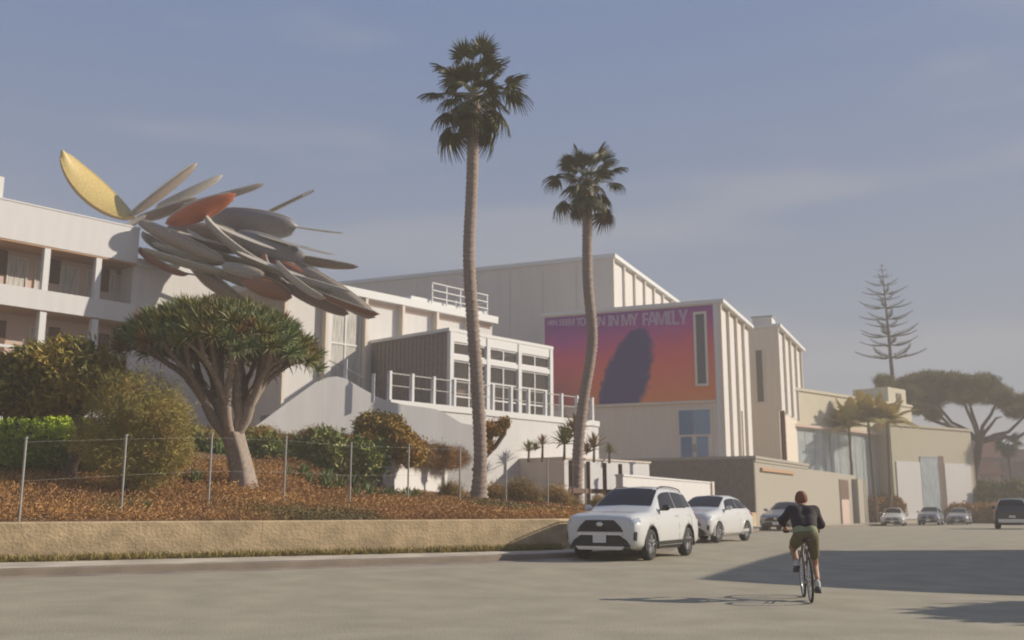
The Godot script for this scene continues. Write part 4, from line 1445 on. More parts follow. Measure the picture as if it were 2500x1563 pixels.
func ground_cover() -> void:
	var r := RandomNumberGenerator.new()
	r.seed = 3
	var tuft := leaf_clump(14, 0.075, 0.026, 0.2, 23, 0.055, 0.5)
	var spots := []
	var f := FastNoiseLite.new()
	f.seed = 6
	f.frequency = 0.22
	while spots.size() < 26000:
		var x := r.randf_range(-17.0, 7.5)
		var d := r.randf_range(15.0, 41.0)
		var q := behind(x, d)
		if q.x < 0.42 or q.x > 9.5 or r.randf() < 0.55 * smoothstep(3.0, 9.5, q.x):
			continue
		spots.append([x, d, q.x])
	var mm := MultiMesh.new()
	mm.transform_format = MultiMesh.TRANSFORM_3D
	mm.use_colors = true
	mm.mesh = tuft
	mm.instance_count = spots.size()
	for i in spots.size():
		var p: Array = spots[i]
		var w := clampf(0.5 + 0.9 * f.get_noise_2d(p[0], p[1]) + r.randf_range(-0.35, 0.35), 0.0, 1.0)
		var c := Color(0.31, 0.15, 0.05).lerp(Color(0.52, 0.28, 0.09), w)
		var green := smoothstep(0.1, 0.5, f.get_noise_2d(p[0] * 0.7 + 50.0, p[1] * 0.7)) * 0.8
		c = c.lerp(Color(0.13, 0.12, 0.035), green)
		var s := r.randf_range(0.6, 1.35)
		mm.set_instance_transform(i, Transform3D(Basis(Vector3.UP, r.randf() * TAU).scaled(Vector3(s, s * 0.85, s)), V(p[0], bank_h(p[0], p[1]) + 0.02, p[1])))
		mm.set_instance_color(i, c)
	var o := MultiMeshInstance3D.new()
	o.name = "ground_cover"
	o.multimesh = mm
	o.material_override = M.leaf
	add_child(o)
	tag(o, "red brown dry ground cover over the bank behind the retaining wall", "ground cover")
	o.set_meta("kind", "stuff")
	# grass along the foot of the wall
	var blade := leaf_clump(12, 0.12, 0.014, 0.1, 24, 0.03, 1.6)
	var mg := MultiMesh.new()
	mg.transform_format = MultiMesh.TRANSFORM_3D
	mg.use_colors = true
	mg.mesh = blade
	mg.instance_count = 3200
	for i in 3200:
		var k := r.randi_range(0, 2)
		var t := r.randf()
		if k == 0:
			t = lerpf(0.6, 1.0, t)
		var a := Vector2(WALL[k][0], WALL[k][1])
		var c := Vector2(WALL[k + 1][0], WALL[k + 1][1])
		var u := (c - a).normalized()
		var off := absf(r.randfn()) * 0.11 * lerpf(1.3, 0.7, clampf((a.lerp(c, t).x + 16.0) / 17.0, 0.0, 1.0)) + 0.01
		var p := a.lerp(c, t) + Vector2(u.y, -u.x) * off
		var s := r.randf_range(0.6, 1.3)
		mg.set_instance_transform(i, Transform3D(Basis(Vector3.UP, r.randf() * TAU).scaled(Vector3.ONE * s), V(p.x, road_h(p.x, p.y) + 0.145, p.y)))
		mg.set_instance_color(i, Color(0.2, 0.17, 0.04).lerp(Color(0.36, 0.26, 0.07), r.randf()))
	o = MultiMeshInstance3D.new()
	o.name = "grass_strip"
	o.multimesh = mg
	o.material_override = M.leaf
	add_child(o)
	tag(o, "thin yellow green grass along the foot of the retaining wall", "grass")
	o.set_meta("kind", "stuff")


func bank_fence() -> void:
	var t := thing("wire_fence", "thin grey pipe posts with fine wires crossing the planted bank", "fence")
	var tops := []
	for i in 10:
		var x := -9.8 + i * 1.373
		var d := 20.5 + i * 1.69
		var y := bank_h(x, d) - 0.1
		var b := MB.new()
		b.tube([V(x, y - 0.2, d), V(x, y + 1.75, d)], [0.026], 8)
		var p := obj("post", b, M.steel, t)
		var c := MB.new()
		c.ball(V(x, y + 1.76, d), Vector3(0.04, 0.03, 0.04), 8)
		obj("cap", c, M.steel, p)
		tops.append(V(x, y, d))
	for h in [0.15, 0.9, 1.68]:
		var b := MB.new()
		var line := []
		for p in tops:
			line.append(p + Vector3(0, h, 0.036))
		b.tube(line, [0.0025], 4)
		obj("wire", b, M.wire, t)
	# timber rail fence by the short palm
	t = thing("timber_fence", "brown timber post and rail fence by the short palm, before white walls", "fence")
	for i in 4:
		var x := 2.25 + i * 0.75
		var d := 39.2 + i * 1.1
		var b := MB.new()
		b.chamfer(V(x, 2.0, d), Vector3(0.16, 2.4, 0.16), 0.015)
		obj("post", b, M.brown, t)
	for h in [2.05, 1.25]:
		var b := MB.new()
		var a := V(2.25, h, 39.15)
		var c := V(4.5, h, 42.45)
		b.box((a + c) * 0.5, Vector3((c - a).length() + 0.3, 0.18, 0.06), Basis(Vector3.UP, atan2(-(c - a).z, (c - a).x)))
		obj("rail", b, M.brown, t)


# ---------------------------------------------------------------- cars (front towards +z)
# stations from front to rear: z, bottom, half width, belt height, half width at belt, roof height, half width at roof
const SUV := [[2.29, 0.42, 0.66, 0.86, 0.58, 0.91, 0.44], [2.25, 0.33, 0.82, 0.95, 0.72, 0.99, 0.56], [2.08, 0.29, 0.9, 1.0, 0.79, 1.05, 0.66], [1.65, 0.22, 0.93, 1.03, 0.83, 1.09, 0.70], [1.08, 0.22, 0.93, 1.06, 0.85, 1.13, 0.73], [0.82, 0.22, 0.93, 1.07, 0.86, 1.24, 0.72], [0.12, 0.22, 0.93, 1.08, 0.865, 1.64, 0.61], [-0.55, 0.22, 0.93, 1.09, 0.865, 1.695, 0.61], [-1.35, 0.22, 0.93, 1.10, 0.86, 1.66, 0.60], [-1.92, 0.24, 0.92, 1.11, 0.84, 1.58, 0.57], [-2.16, 0.28, 0.90, 1.08, 0.80, 1.20, 0.66], [-2.27, 0.36, 0.84, 1.0, 0.74, 1.05, 0.58], [-2.3, 0.46, 0.72, 0.9, 0.64, 0.95, 0.5]]
const SEDAN := [[2.35, 0.40, 0.60, 0.64, 0.52, 0.67, 0.4], [2.31, 0.28, 0.78, 0.70, 0.68, 0.74, 0.52], [2.1, 0.2, 0.87, 0.78, 0.76, 0.83, 0.62], [1.6, 0.18, 0.905, 0.84, 0.80, 0.90, 0.68], [1.0, 0.18, 0.91, 0.90, 0.82, 0.97, 0.70], [0.75, 0.18, 0.91, 0.92, 0.83, 1.05, 0.69], [-0.05, 0.18, 0.91, 0.94, 0.835, 1.41, 0.56], [-0.65, 0.18, 0.91, 0.95, 0.83, 1.455, 0.55], [-1.2, 0.18, 0.91, 0.96, 0.82, 1.38, 0.54], [-1.75, 0.2, 0.9, 0.97, 0.80, 1.08, 0.62], [-2.1, 0.24, 0.88, 0.98, 0.78, 1.03, 0.60], [-2.32, 0.34, 0.8, 0.90, 0.70, 0.95, 0.55], [-2.36, 0.44, 0.7, 0.82, 0.6, 0.86, 0.48]]
const HATCH := [[2.05, 0.42, 0.60, 0.74, 0.54, 0.78, 0.4], [2.01, 0.30, 0.76, 0.82, 0.68, 0.87, 0.52], [1.86, 0.24, 0.855, 0.92, 0.75, 0.97, 0.62], [1.45, 0.22, 0.885, 0.98, 0.79, 1.04, 0.67], [1.0, 0.22, 0.89, 1.01, 0.81, 1.09, 0.70], [0.78, 0.22, 0.89, 1.02, 0.82, 1.17, 0.69], [0.05, 0.22, 0.89, 1.03, 0.825, 1.52, 0.57], [-0.6, 0.22, 0.89, 1.04, 0.82, 1.56, 0.57], [-1.2, 0.22, 0.89, 1.05, 0.81, 1.5, 0.55], [-1.65, 0.24, 0.88, 1.06, 0.79, 1.36, 0.53], [-1.95, 0.28, 0.86, 1.03, 0.76, 1.12, 0.6], [-2.04, 0.36, 0.8, 0.96, 0.7, 1.0, 0.54], [-2.07, 0.46, 0.7, 0.86, 0.6, 0.9, 0.46]]


func section(st: Array, j: int) -> Vector2:
	var yb: float = st[1]
	var wm: float = st[2]
	var yt: float = st[3]
	var wt: float = st[4]
	var yr: float = st[5]
	var wr: float = st[6]
	match j:
		0: return Vector2(0, yb)
		1: return Vector2(wm * 0.86, yb)
		2: return Vector2(wm * 0.975, yb + 0.1)
		3: return Vector2(wm, yb + 0.45 * (yt - yb))
		4: return Vector2(wm * 0.985, yt - 0.22 * (yt - yb))
		5: return Vector2(wt, yt)
		6: return Vector2(lerpf(wr, wt, 0.1), lerpf(yr, yt, 0.12))
		7: return Vector2(wr * 0.86, lerpf(yr, yt, 0.012))
	return Vector2(0, yr + 0.02)


# a point of the body: t along the stations, j round the half section, side 1 or -1
func skin(spec: Array, t: float, j: float, side: float) -> Vector3:
	var k := clampi(int(floor(t)), 0, spec.size() - 2)
	var f := t - k
	var p := []
	for i in 4:
		var s: Array = spec[clampi(k - 1 + i, 0, spec.size() - 1)]
		var a := clampi(int(floor(j)), 0, 7)
		var q := section(s, a).lerp(section(s, a + 1), j - a)
		p.append(Vector3(q.x, q.y, s[0]))
	var c: Vector3 = p[1].cubic_interpolate(p[2], p[0], p[3], f) if f > 0 else p[1]
	c = c.lerp(p[1].lerp(p[2], f), 0.5)
	return Vector3(c.x * side, c.y, c.z)


func patch(spec: Array, t0: float, t1: float, j0: float, j1: float, side: float, lift: float, n := 6, slant := 0.0) -> MB:
	var rows := []
	for i in n + 1:
		var row := PackedVector3Array()
		for k in 5:
			var u := k / 4.0
			var t := lerpf(t0, t1, float(i) / n) + slant * u * (1.0 - float(i) / n)
			var j := lerpf(j0, j1, u)
			var p := skin(spec, t, j, side)
			var a := skin(spec, t + 0.05, j, side) - skin(spec, t - 0.05, j, side)
			var c := skin(spec, t, minf(j + 0.05, 8.0), side) - skin(spec, t, j - 0.05, side)
			var nn := a.cross(c).normalized() * -side
			if nn.x * side < -0.2:
				nn = -nn
			row.append(p + nn * lift)
		rows.append(row)
	var b := MB.new()
	b.grid(rows, false, side < 0)
	return b


func wheel(car: Node3D, at: Vector3, r: float, side: float, rim: Material, tyre: Material) -> void:
	var b := MB.new()
	var prof := [[-0.11, r * 0.66], [-0.115, r * 0.8], [-0.1, r * 0.95], [-0.06, r], [0.06, r], [0.1, r * 0.95], [0.115, r * 0.8], [0.11, r * 0.66]]
	var rows := []
	for q in prof:
		var ring := PackedVector3Array()
		for j in 28:
			var g := TAU * j / 28
			ring.append(Vector3(q[0], cos(g) * q[1], sin(g) * q[1]))
		rows.append(ring)
	b.grid(rows, true)
	var w := put("wheel", b.mesh(), tyre, car, Transform3D(Basis.IDENTITY, at))
	b = MB.new()
	b.tube([Vector3(-0.09, 0, 0), Vector3(0.09, 0, 0)], [r * 0.67], 28)
	b.tube([Vector3(side * 0.085, 0, 0), Vector3(side * 0.105, 0, 0)], [r * 0.16], 12)
	var d := MB.new()
	for k in 5:
		var g := TAU * k / 5
		var bs := Basis(Vector3.RIGHT, g)
		d.chamfer(bs * Vector3(side * 0.096, r * 0.38, 0.03), Vector3(0.02, r * 0.52, 0.05), 0.008, bs)
		d.chamfer(bs * Vector3(side * 0.096, r * 0.38, -0.05), Vector3(0.02, r * 0.52, 0.04), 0.008, bs)
	obj("hub", b, M.dark, w)
	obj("spokes", d, rim, w)


func arch(car: Node3D, z: float, y: float, r: float, x: float, side: float, m: Material) -> void:
	var b := MB.new()
	var rows := []
	for i in 21:
		var g := lerpf(-0.25, PI + 0.25, i / 20.0)
		var c := Vector3(0, y + sin(g) * r, z + cos(g) * r)
		var o := Vector3(0, sin(g), cos(g))
		rows.append(PackedVector3Array([c + Vector3((x - 0.16) * side, 0, 0), c + Vector3((x + 0.016) * side, 0, 0), c + o * 0.045 + Vector3((x + 0.014) * side, 0, 0), c + o * 0.055 + Vector3((x - 0.03) * side, 0, 0)]))
	b.grid(rows, false, side > 0)
	obj("wheel_arch", b, m, car)


func make_car(called: String, label: String, category: String, group: String, spec: Array, wheels: Array, r: float, paint: Material, at: Vector3, turn: float, look: String) -> Node3D:
	var car := thing(called, label, category, at, turn, group)
	var n := spec.size()
	var hw: float = spec[6][2]
	# body shell with real wheel openings
	var b := MB.new()
	var rows := []
	for i in (n - 1) * 4 + 1:
		var t := i / 4.0
		var ring := PackedVector3Array()
		for k in 32:
			var j := k / 2.0
			ring.append(skin(spec, t, j, 1.0) if j <= 8.0 else skin(spec, t, 16.0 - j, -1.0))
		ring[0].x = 0.0
		rows.append(ring)
	b.grid(rows, true, true)
	for e in [0, rows.size() - 1]:
		var c := Vector3.ZERO
		for p in rows[e]:
			c += p
		c /= rows[e].size()
		for k in 32:
			if e == 0:
				b.tri(c, rows[e][k], rows[e][(k + 1) % 32])
			else:
				b.tri(c, rows[e][(k + 1) % 32], rows[e][k])
	var body: Node3D
	var shell := b.mesh()
	var csg := CSGCombiner3D.new()
	csg.name = "body"
	var m := CSGMesh3D.new()
	m.mesh = shell
	m.material = paint
	csg.add_child(m)
	for z in wheels:
		var cut := CSGCylinder3D.new()
		cut.operation = CSGShape3D.OPERATION_SUBTRACTION
		cut.radius = r + 0.06
		cut.height = 2.4
		cut.sides = 28
		cut.material = M.dark
		cut.rotation.z = PI / 2
		cut.position = Vector3(0, r, z)
		csg.add_child(cut)
	car.add_child(csg)
	body = csg
	var under := MB.new()
	under.slab(-0.62, 0.62, 0.26, 0.5, spec[n - 1][0] + 0.25, spec[0][0] - 0.25)
	obj("underbody", under, M.dark, car)
	for z in wheels:
		for s in [-1.0, 1.0]:
			wheel(car, Vector3(s * (hw - 0.125), r, z), r, s, M.rim, M.tyre)
			arch(car, z, r, r + 0.045, hw - 0.012, s, M.trim_black if look == "suv" else paint)
	# glass
	for s in [-1.0, 1.0]:
		obj("side_window", patch(spec, 5.35, 7.0, 5.16, 5.9, s, 0.006, 6, 0.38), M.car_glass, car)
		obj("side_window", patch(spec, 7.07, 8.1, 5.16, 5.9, s, 0.006), M.car_glass, car)
		obj("quarter_window", patch(spec, 8.17, 8.85, 5.2, 5.88, s, 0.006), M.car_glass, car)
		obj("door_line", patch(spec, 7.02, 7.045, 2.1, 5.1, s, 0.003, 1), M.trim_black, car)
		obj("door_line", patch(spec, 4.72, 4.745, 2.1, 4.9, s, 0.003, 1), M.trim_black, car)
		obj("door_line", patch(spec, 8.38, 8.405, 3.0, 5.1, s, 0.003, 1), M.trim_black, car)
		obj("door_handle", patch(spec, 6.75, 6.92, 4.42, 4.55, s, 0.022, 2), paint, car)
		obj("door_handle", patch(spec, 8.02, 8.2, 4.42, 4.55, s, 0.022, 2), paint, car)
		obj("sill", patch(spec, 4.0, 8.6, 1.3, 2.35, s, 0.008), M.trim_black if look == "suv" else paint, car)
	var ws := MB.new()
	var wr := []
	var rr := []
	for i in 7:
		var row := PackedVector3Array()
		var back := PackedVector3Array()
		for k in 9:
			var q := k / 4.0 - 1.0
			var j := 8.0 - absf(q) * 1.75
			var s := 1.0 if q >= 0 else -1.0
			row.append(skin(spec, lerpf(4.98, 6.0, i / 6.0), j, s) + Vector3(0, 0.006, 0.008))
			back.append(skin(spec, lerpf(9.05, 9.85, i / 6.0), j, s) + Vector3(0, 0.006, -0.012))
		wr.append(row)
		rr.append(back)
	ws.grid(wr, false, true)
	obj("windscreen", ws, M.car_glass, car)
	var rw := MB.new()
	rw.grid(rr, false, true)
	obj("rear_window", rw, M.car_glass, car)
	# mirrors
	for s in [-1.0, 1.0]:
		var mb := MB.new()
		var p := skin(spec, 5.35, 5.05, s)
		mb.ball(p + Vector3(s * 0.14, 0.1, 0.02), Vector3(0.11, 0.075, 0.06), 12)
		var mi := obj("mirror", mb, paint if s < 0 or look != "suv" else M.trim_black, car)
		mb = MB.new()
		mb.box(p + Vector3(s * 0.05, 0.045, 0.02), Vector3(0.14, 0.03, 0.05))
		obj("mirror_arm", mb, M.trim_black, mi)
	# nose
	var zf: float = spec[0][0]
	var yh: float = spec[1][3]
	var f := func(o: Array, z0: float, z1: float) -> MB:
		var mb := MB.new()
		var pts := PackedVector2Array()
		for q in o:
			pts.append(Vector2(q[0], q[1]))
		mb.prism(pts, z0, z1)
		return mb
	var s0 := yh / 0.93
	var gr := obj("grille", f.call([[-0.57, 0.64 * s0], [0.57, 0.64 * s0], [0.49, 0.76 * s0], [0.34, 0.89 * s0], [-0.34, 0.89 * s0], [-0.49, 0.76 * s0]], zf - 0.09, zf + 0.012), M.trim_black, car)
	for k in 3:
		obj("grille_bar", f.call([[-0.42 + k * 0.04, (0.68 + k * 0.055) * s0], [0.42 - k * 0.04, (0.68 + k * 0.055) * s0], [0.42 - k * 0.04, (0.69 + k * 0.055) * s0], [-0.42 + k * 0.04, (0.69 + k * 0.055) * s0]], zf + 0.013, zf + 0.02), M.dark, gr)
	var bd := MB.new()
	bd.ball(Vector3(0, 0.8 * s0, zf + 0.014), Vector3(0.085, 0.055, 0.014), 14)
	obj("badge", bd, M.chrome, gr)
	obj("bumper_bar", f.call([[-0.56, 0.565 * s0], [0.56, 0.565 * s0], [0.52, 0.625 * s0], [-0.52, 0.625 * s0]], zf - 0.1, zf + 0.03), M.chrome if look == "suv" else paint, car)
	obj("lower_grille", f.call([[-0.74, 0.3 * s0], [0.74, 0.3 * s0], [0.64, 0.46 * s0], [0.46, 0.57 * s0], [-0.46, 0.57 * s0], [-0.64, 0.46 * s0]], zf - 0.12, zf + 0.008), M.trim_black, car)
	obj("skid_plate", f.call([[-0.52, 0.25 * s0], [0.52, 0.25 * s0], [0.6, 0.325 * s0], [-0.6, 0.325 * s0]], zf - 0.14, zf + 0.026), M.chrome if look == "suv" else M.trim_black, car)
	obj("licence_plate", f.call([[-0.16, 0.4 * s0], [0.16, 0.4 * s0], [0.16, 0.58 * s0], [-0.16, 0.58 * s0]], zf + 0.02, zf + 0.042), M.plate, car)
	for s in [-1.0, 1.0]:
		var hl := obj("headlight", patch(spec, 0.55, 2.2, 4.1, 4.72, s, 0.012, 8), M.lamp_glass, car)
		obj("fog_lamp", patch(spec, 0.9, 1.45, 2.2, 3.2, s, 0.01, 4), M.trim_black, car)
		obj("tail_light", patch(spec, float(n) - 2.0, float(n) - 3.6, 4.0, 4.9, s, 0.012, 5), M.tail, car)
	var zr: float = spec[n - 1][0]
	obj("rear_plate", f.call([[-0.16, 0.62 * s0], [0.16, 0.62 * s0], [0.16, 0.74 * s0], [-0.16, 0.74 * s0]], zr - 0.025, zr - 0.005), M.plate, car)
	obj("rear_bumper", f.call([[-0.7, 0.36 * s0], [0.7, 0.36 * s0], [0.7, 0.55 * s0], [-0.7, 0.55 * s0]], zr - 0.02, zr + 0.12), M.chrome if look == "dark" else M.trim_black if look == "suv" else paint, car)
	if look == "suv":
		for s in [-1.0, 1.0]:
			var rail := MB.new()
			var pts := []
			for k in 9:
				var t := lerpf(6.15, 8.9, k / 8.0)
				pts.append(skin(spec, t, 6.6, s) + Vector3(0, 0.045 if k > 0 and k < 8 else 0.0, 0))
			rail.tube(pts, [0.016], 6)
			obj("roof_rail", rail, M.trim_black, car)
	return car


func cars() -> void:
	var mkpaint := func(key: String, c: Color, metal: float) -> StandardMaterial3D:
		var m := mat(key, c, 0.28)
		m.metallic = metal
		m.clearcoat_enabled = true
		m.clearcoat = 0.7
		m.clearcoat_roughness = 0.06
		return m
	mkpaint.call("paint_white", Color(0.6, 0.6, 0.59), 0.0)
	mkpaint.call("paint_silver", Color(0.34, 0.34, 0.37), 0.35)
	mkpaint.call("paint_grey", Color(0.25, 0.26, 0.3), 0.35)
	mkpaint.call("paint_black", Color(0.012, 0.012, 0.015), 0.0)
	mat("trim_black", Color(0.022, 0.02, 0.02), 0.55)
	mat("tyre", Color(0.03, 0.028, 0.027), 0.85)
	mat("rim", Color(0.4, 0.4, 0.41), 0.35).metallic = 0.7
	mat("chrome", Color(0.6, 0.61, 0.62), 0.25).metallic = 0.8
	mat("plate", Color(0.68, 0.68, 0.66), 0.5)
	mat("tail", Color(0.4, 0.03, 0.02), 0.2)
	var lg := mat("lamp_glass", Color(0.55, 0.57, 0.6), 0.06)
	lg.metallic = 0.5
	var cg := mat("car_glass", Color(0.018, 0.016, 0.02), 0.05)
	cg.metallic_specular = 0.35
	var g := "cars parked along the pavement"
	make_car("parked_car", "white sport utility car with black grille, nearest of the parked cars", "car", g, SUV, [1.39, -1.3], 0.355, M.paint_white, V(3.05, road_h(3.1, 25.0), 25.4), -0.483, "suv")
	make_car("parked_car", "smaller white hatchback parked right behind the front white car", "car", g, HATCH, [1.3, -1.28], 0.33, M.paint_white, V(6.85, road_h(6.9, 35.7), 35.8), -0.582, "hatch")
	make_car("parked_car", "grey sedan by the tan garage wall, half hidden by the cyclist", "car", g, SEDAN, [1.42, -1.4], 0.33, M.paint_grey, V(14.3, road_h(14.3, 53.4), 53.6), -0.5, "sedan")
	make_car("parked_car", "far white sedan in front of the slim palms", "car", g, SEDAN, [1.42, -1.4], 0.33, M.paint_white, V(31.7, road_h(31.7, 85.5), 85.6), -0.42, "sedan")
	make_car("parked_car", "far dark grey car between the white sedan and the silver one", "car", g, HATCH, [1.3, -1.28], 0.33, M.paint_grey, V(36.4, road_h(36.4, 89.5), 89.6), -0.5, "hatch")
	make_car("parked_car", "farthest silver car, last of the row before the hedge", "car", g, SEDAN, [1.42, -1.4], 0.33, M.paint_silver, V(40.7, road_h(40.7, 93.5), 93.8), -0.5, "sedan")
	make_car("utility_car", "dark utility car seen from behind at the right edge of the street", "car", "", SUV, [1.39, -1.3], 0.37, M.paint_black, V(28.2, road_h(28.2, 58.0), 58.0), PI - 0.47, "dark")


# ---------------------------------------------------------------- figures
# bones [a, b, ra, rb] joined by a smooth minimum, meshed by surface nets
func flesh(bones: Array, cell: float, blend: float) -> ArrayMesh:
	var lo := Vector3.ONE * 1e9
	var hi := -lo
	for q in bones:
		var m: float = maxf(q[2], q[3]) + cell * 3.0 + blend
		for p in [q[0], q[1]]:
			lo = lo.min(p - Vector3.ONE * m)
			hi = hi.max(p + Vector3.ONE * m)
	var nx := int((hi.x - lo.x) / cell) + 2
	var ny := int((hi.y - lo.y) / cell) + 2
	var nz := int((hi.z - lo.z) / cell) + 2
	var field := PackedFloat32Array()
	field.resize(nx * ny * nz)
	field.fill(1.0)
	for q in bones:
		var a: Vector3 = q[0]
		var ab: Vector3 = q[1] - q[0]
		var ra: float = q[2]
		var dr: float = q[3] - q[2]
		var inv := 1.0 / maxf(ab.length_squared(), 1e-9)
		var pad := maxf(q[2], q[3]) + blend + cell * 2.5
		var l: Vector3 = (q[0].min(q[1]) - Vector3.ONE * pad - lo) / cell
		var h: Vector3 = (q[0].max(q[1]) + Vector3.ONE * pad - lo) / cell
		for iz in range(maxi(int(l.z), 0), mini(int(h.z) + 2, nz)):
			for iy in range(maxi(int(l.y), 0), mini(int(h.y) + 2, ny)):
				var row := (iz * ny + iy) * nx
				for ixx in range(maxi(int(l.x), 0), mini(int(h.x) + 2, nx)):
					var p := lo + Vector3(ixx, iy, iz) * cell - a
					var t := clampf(p.dot(ab) * inv, 0.0, 1.0)
					var d := (p - ab * t).length() - ra - dr * t
					var o := field[row + ixx]
					var e := maxf(blend - absf(o - d), 0.0) / blend
					field[row + ixx] = minf(o, d) - e * e * blend * 0.25
	var index := PackedInt32Array()
	index.resize(nx * ny * nz)
	index.fill(-1)
	var b := MB.new()
	var sx := 1
	var sy := nx
	var sz := nx * ny
	var off := [0, sx, sy, sx + sy, sz, sx + sz, sy + sz, sx + sy + sz]
	var edges := [[0, 1], [2, 3], [4, 5], [6, 7], [0, 2], [1, 3], [4, 6], [5, 7], [0, 4], [1, 5], [2, 6], [3, 7]]
	for iz in nz - 1:
		for iy in ny - 1:
			for ixx in nx - 1:
				var at := iz * sz + iy * sy + ixx
				var inside := 0
				for k in 8:
					if field[at + off[k]] < 0.0:
						inside += 1
				if inside == 0 or inside == 8:
					continue
				var sum := Vector3.ZERO
				var c := 0
				for e in edges:
					var f0 := field[at + off[e[0]]]
					var f1 := field[at + off[e[1]]]
					if (f0 < 0.0) != (f1 < 0.0):
						var t := f0 / (f0 - f1)
						var p0 := Vector3(e[0] & 1, (e[0] >> 1) & 1, e[0] >> 2)
						var p1 := Vector3(e[1] & 1, (e[1] >> 1) & 1, e[1] >> 2)
						sum += p0.lerp(p1, t)
						c += 1
				index[at] = b.v.size()
				b.v.append(lo + (Vector3(ixx, iy, iz) + sum / c) * cell)
				var g := Vector3(field[at + off[1]] - field[at] + field[at + off[7]] - field[at + off[6]], field[at + off[2]] - field[at] + field[at + off[7]] - field[at + off[5]], field[at + off[4]] - field[at] + field[at + off[7]] - field[at + off[3]])
				b.n.append(g.normalized())
				b.uv.append(Vector2.ZERO)
	for iz in range(1, nz - 1):
		for iy in range(1, ny - 1):
			for ixx in range(1, nx - 1):
				var at := iz * sz + iy * sy + ixx
				var f0 := field[at]
				for axis in 3:
					var s: int = [sx, sy, sz][axis]
					var f1 := field[at + s]
					if (f0 < 0.0) == (f1 < 0.0):
						continue
					var u: int = [sy, sz, sx][axis]
					var w: int = [sz, sx, sy][axis]
					var q := [index[at - u - w], index[at - w], index[at], index[at - u]]
					if f0 < 0.0:
						b.ix.append_array([q[0], q[2], q[1], q[0], q[3], q[2]])
					else:
						b.ix.append_array([q[0], q[1], q[2], q[0], q[2], q[3]])
	return b.mesh()


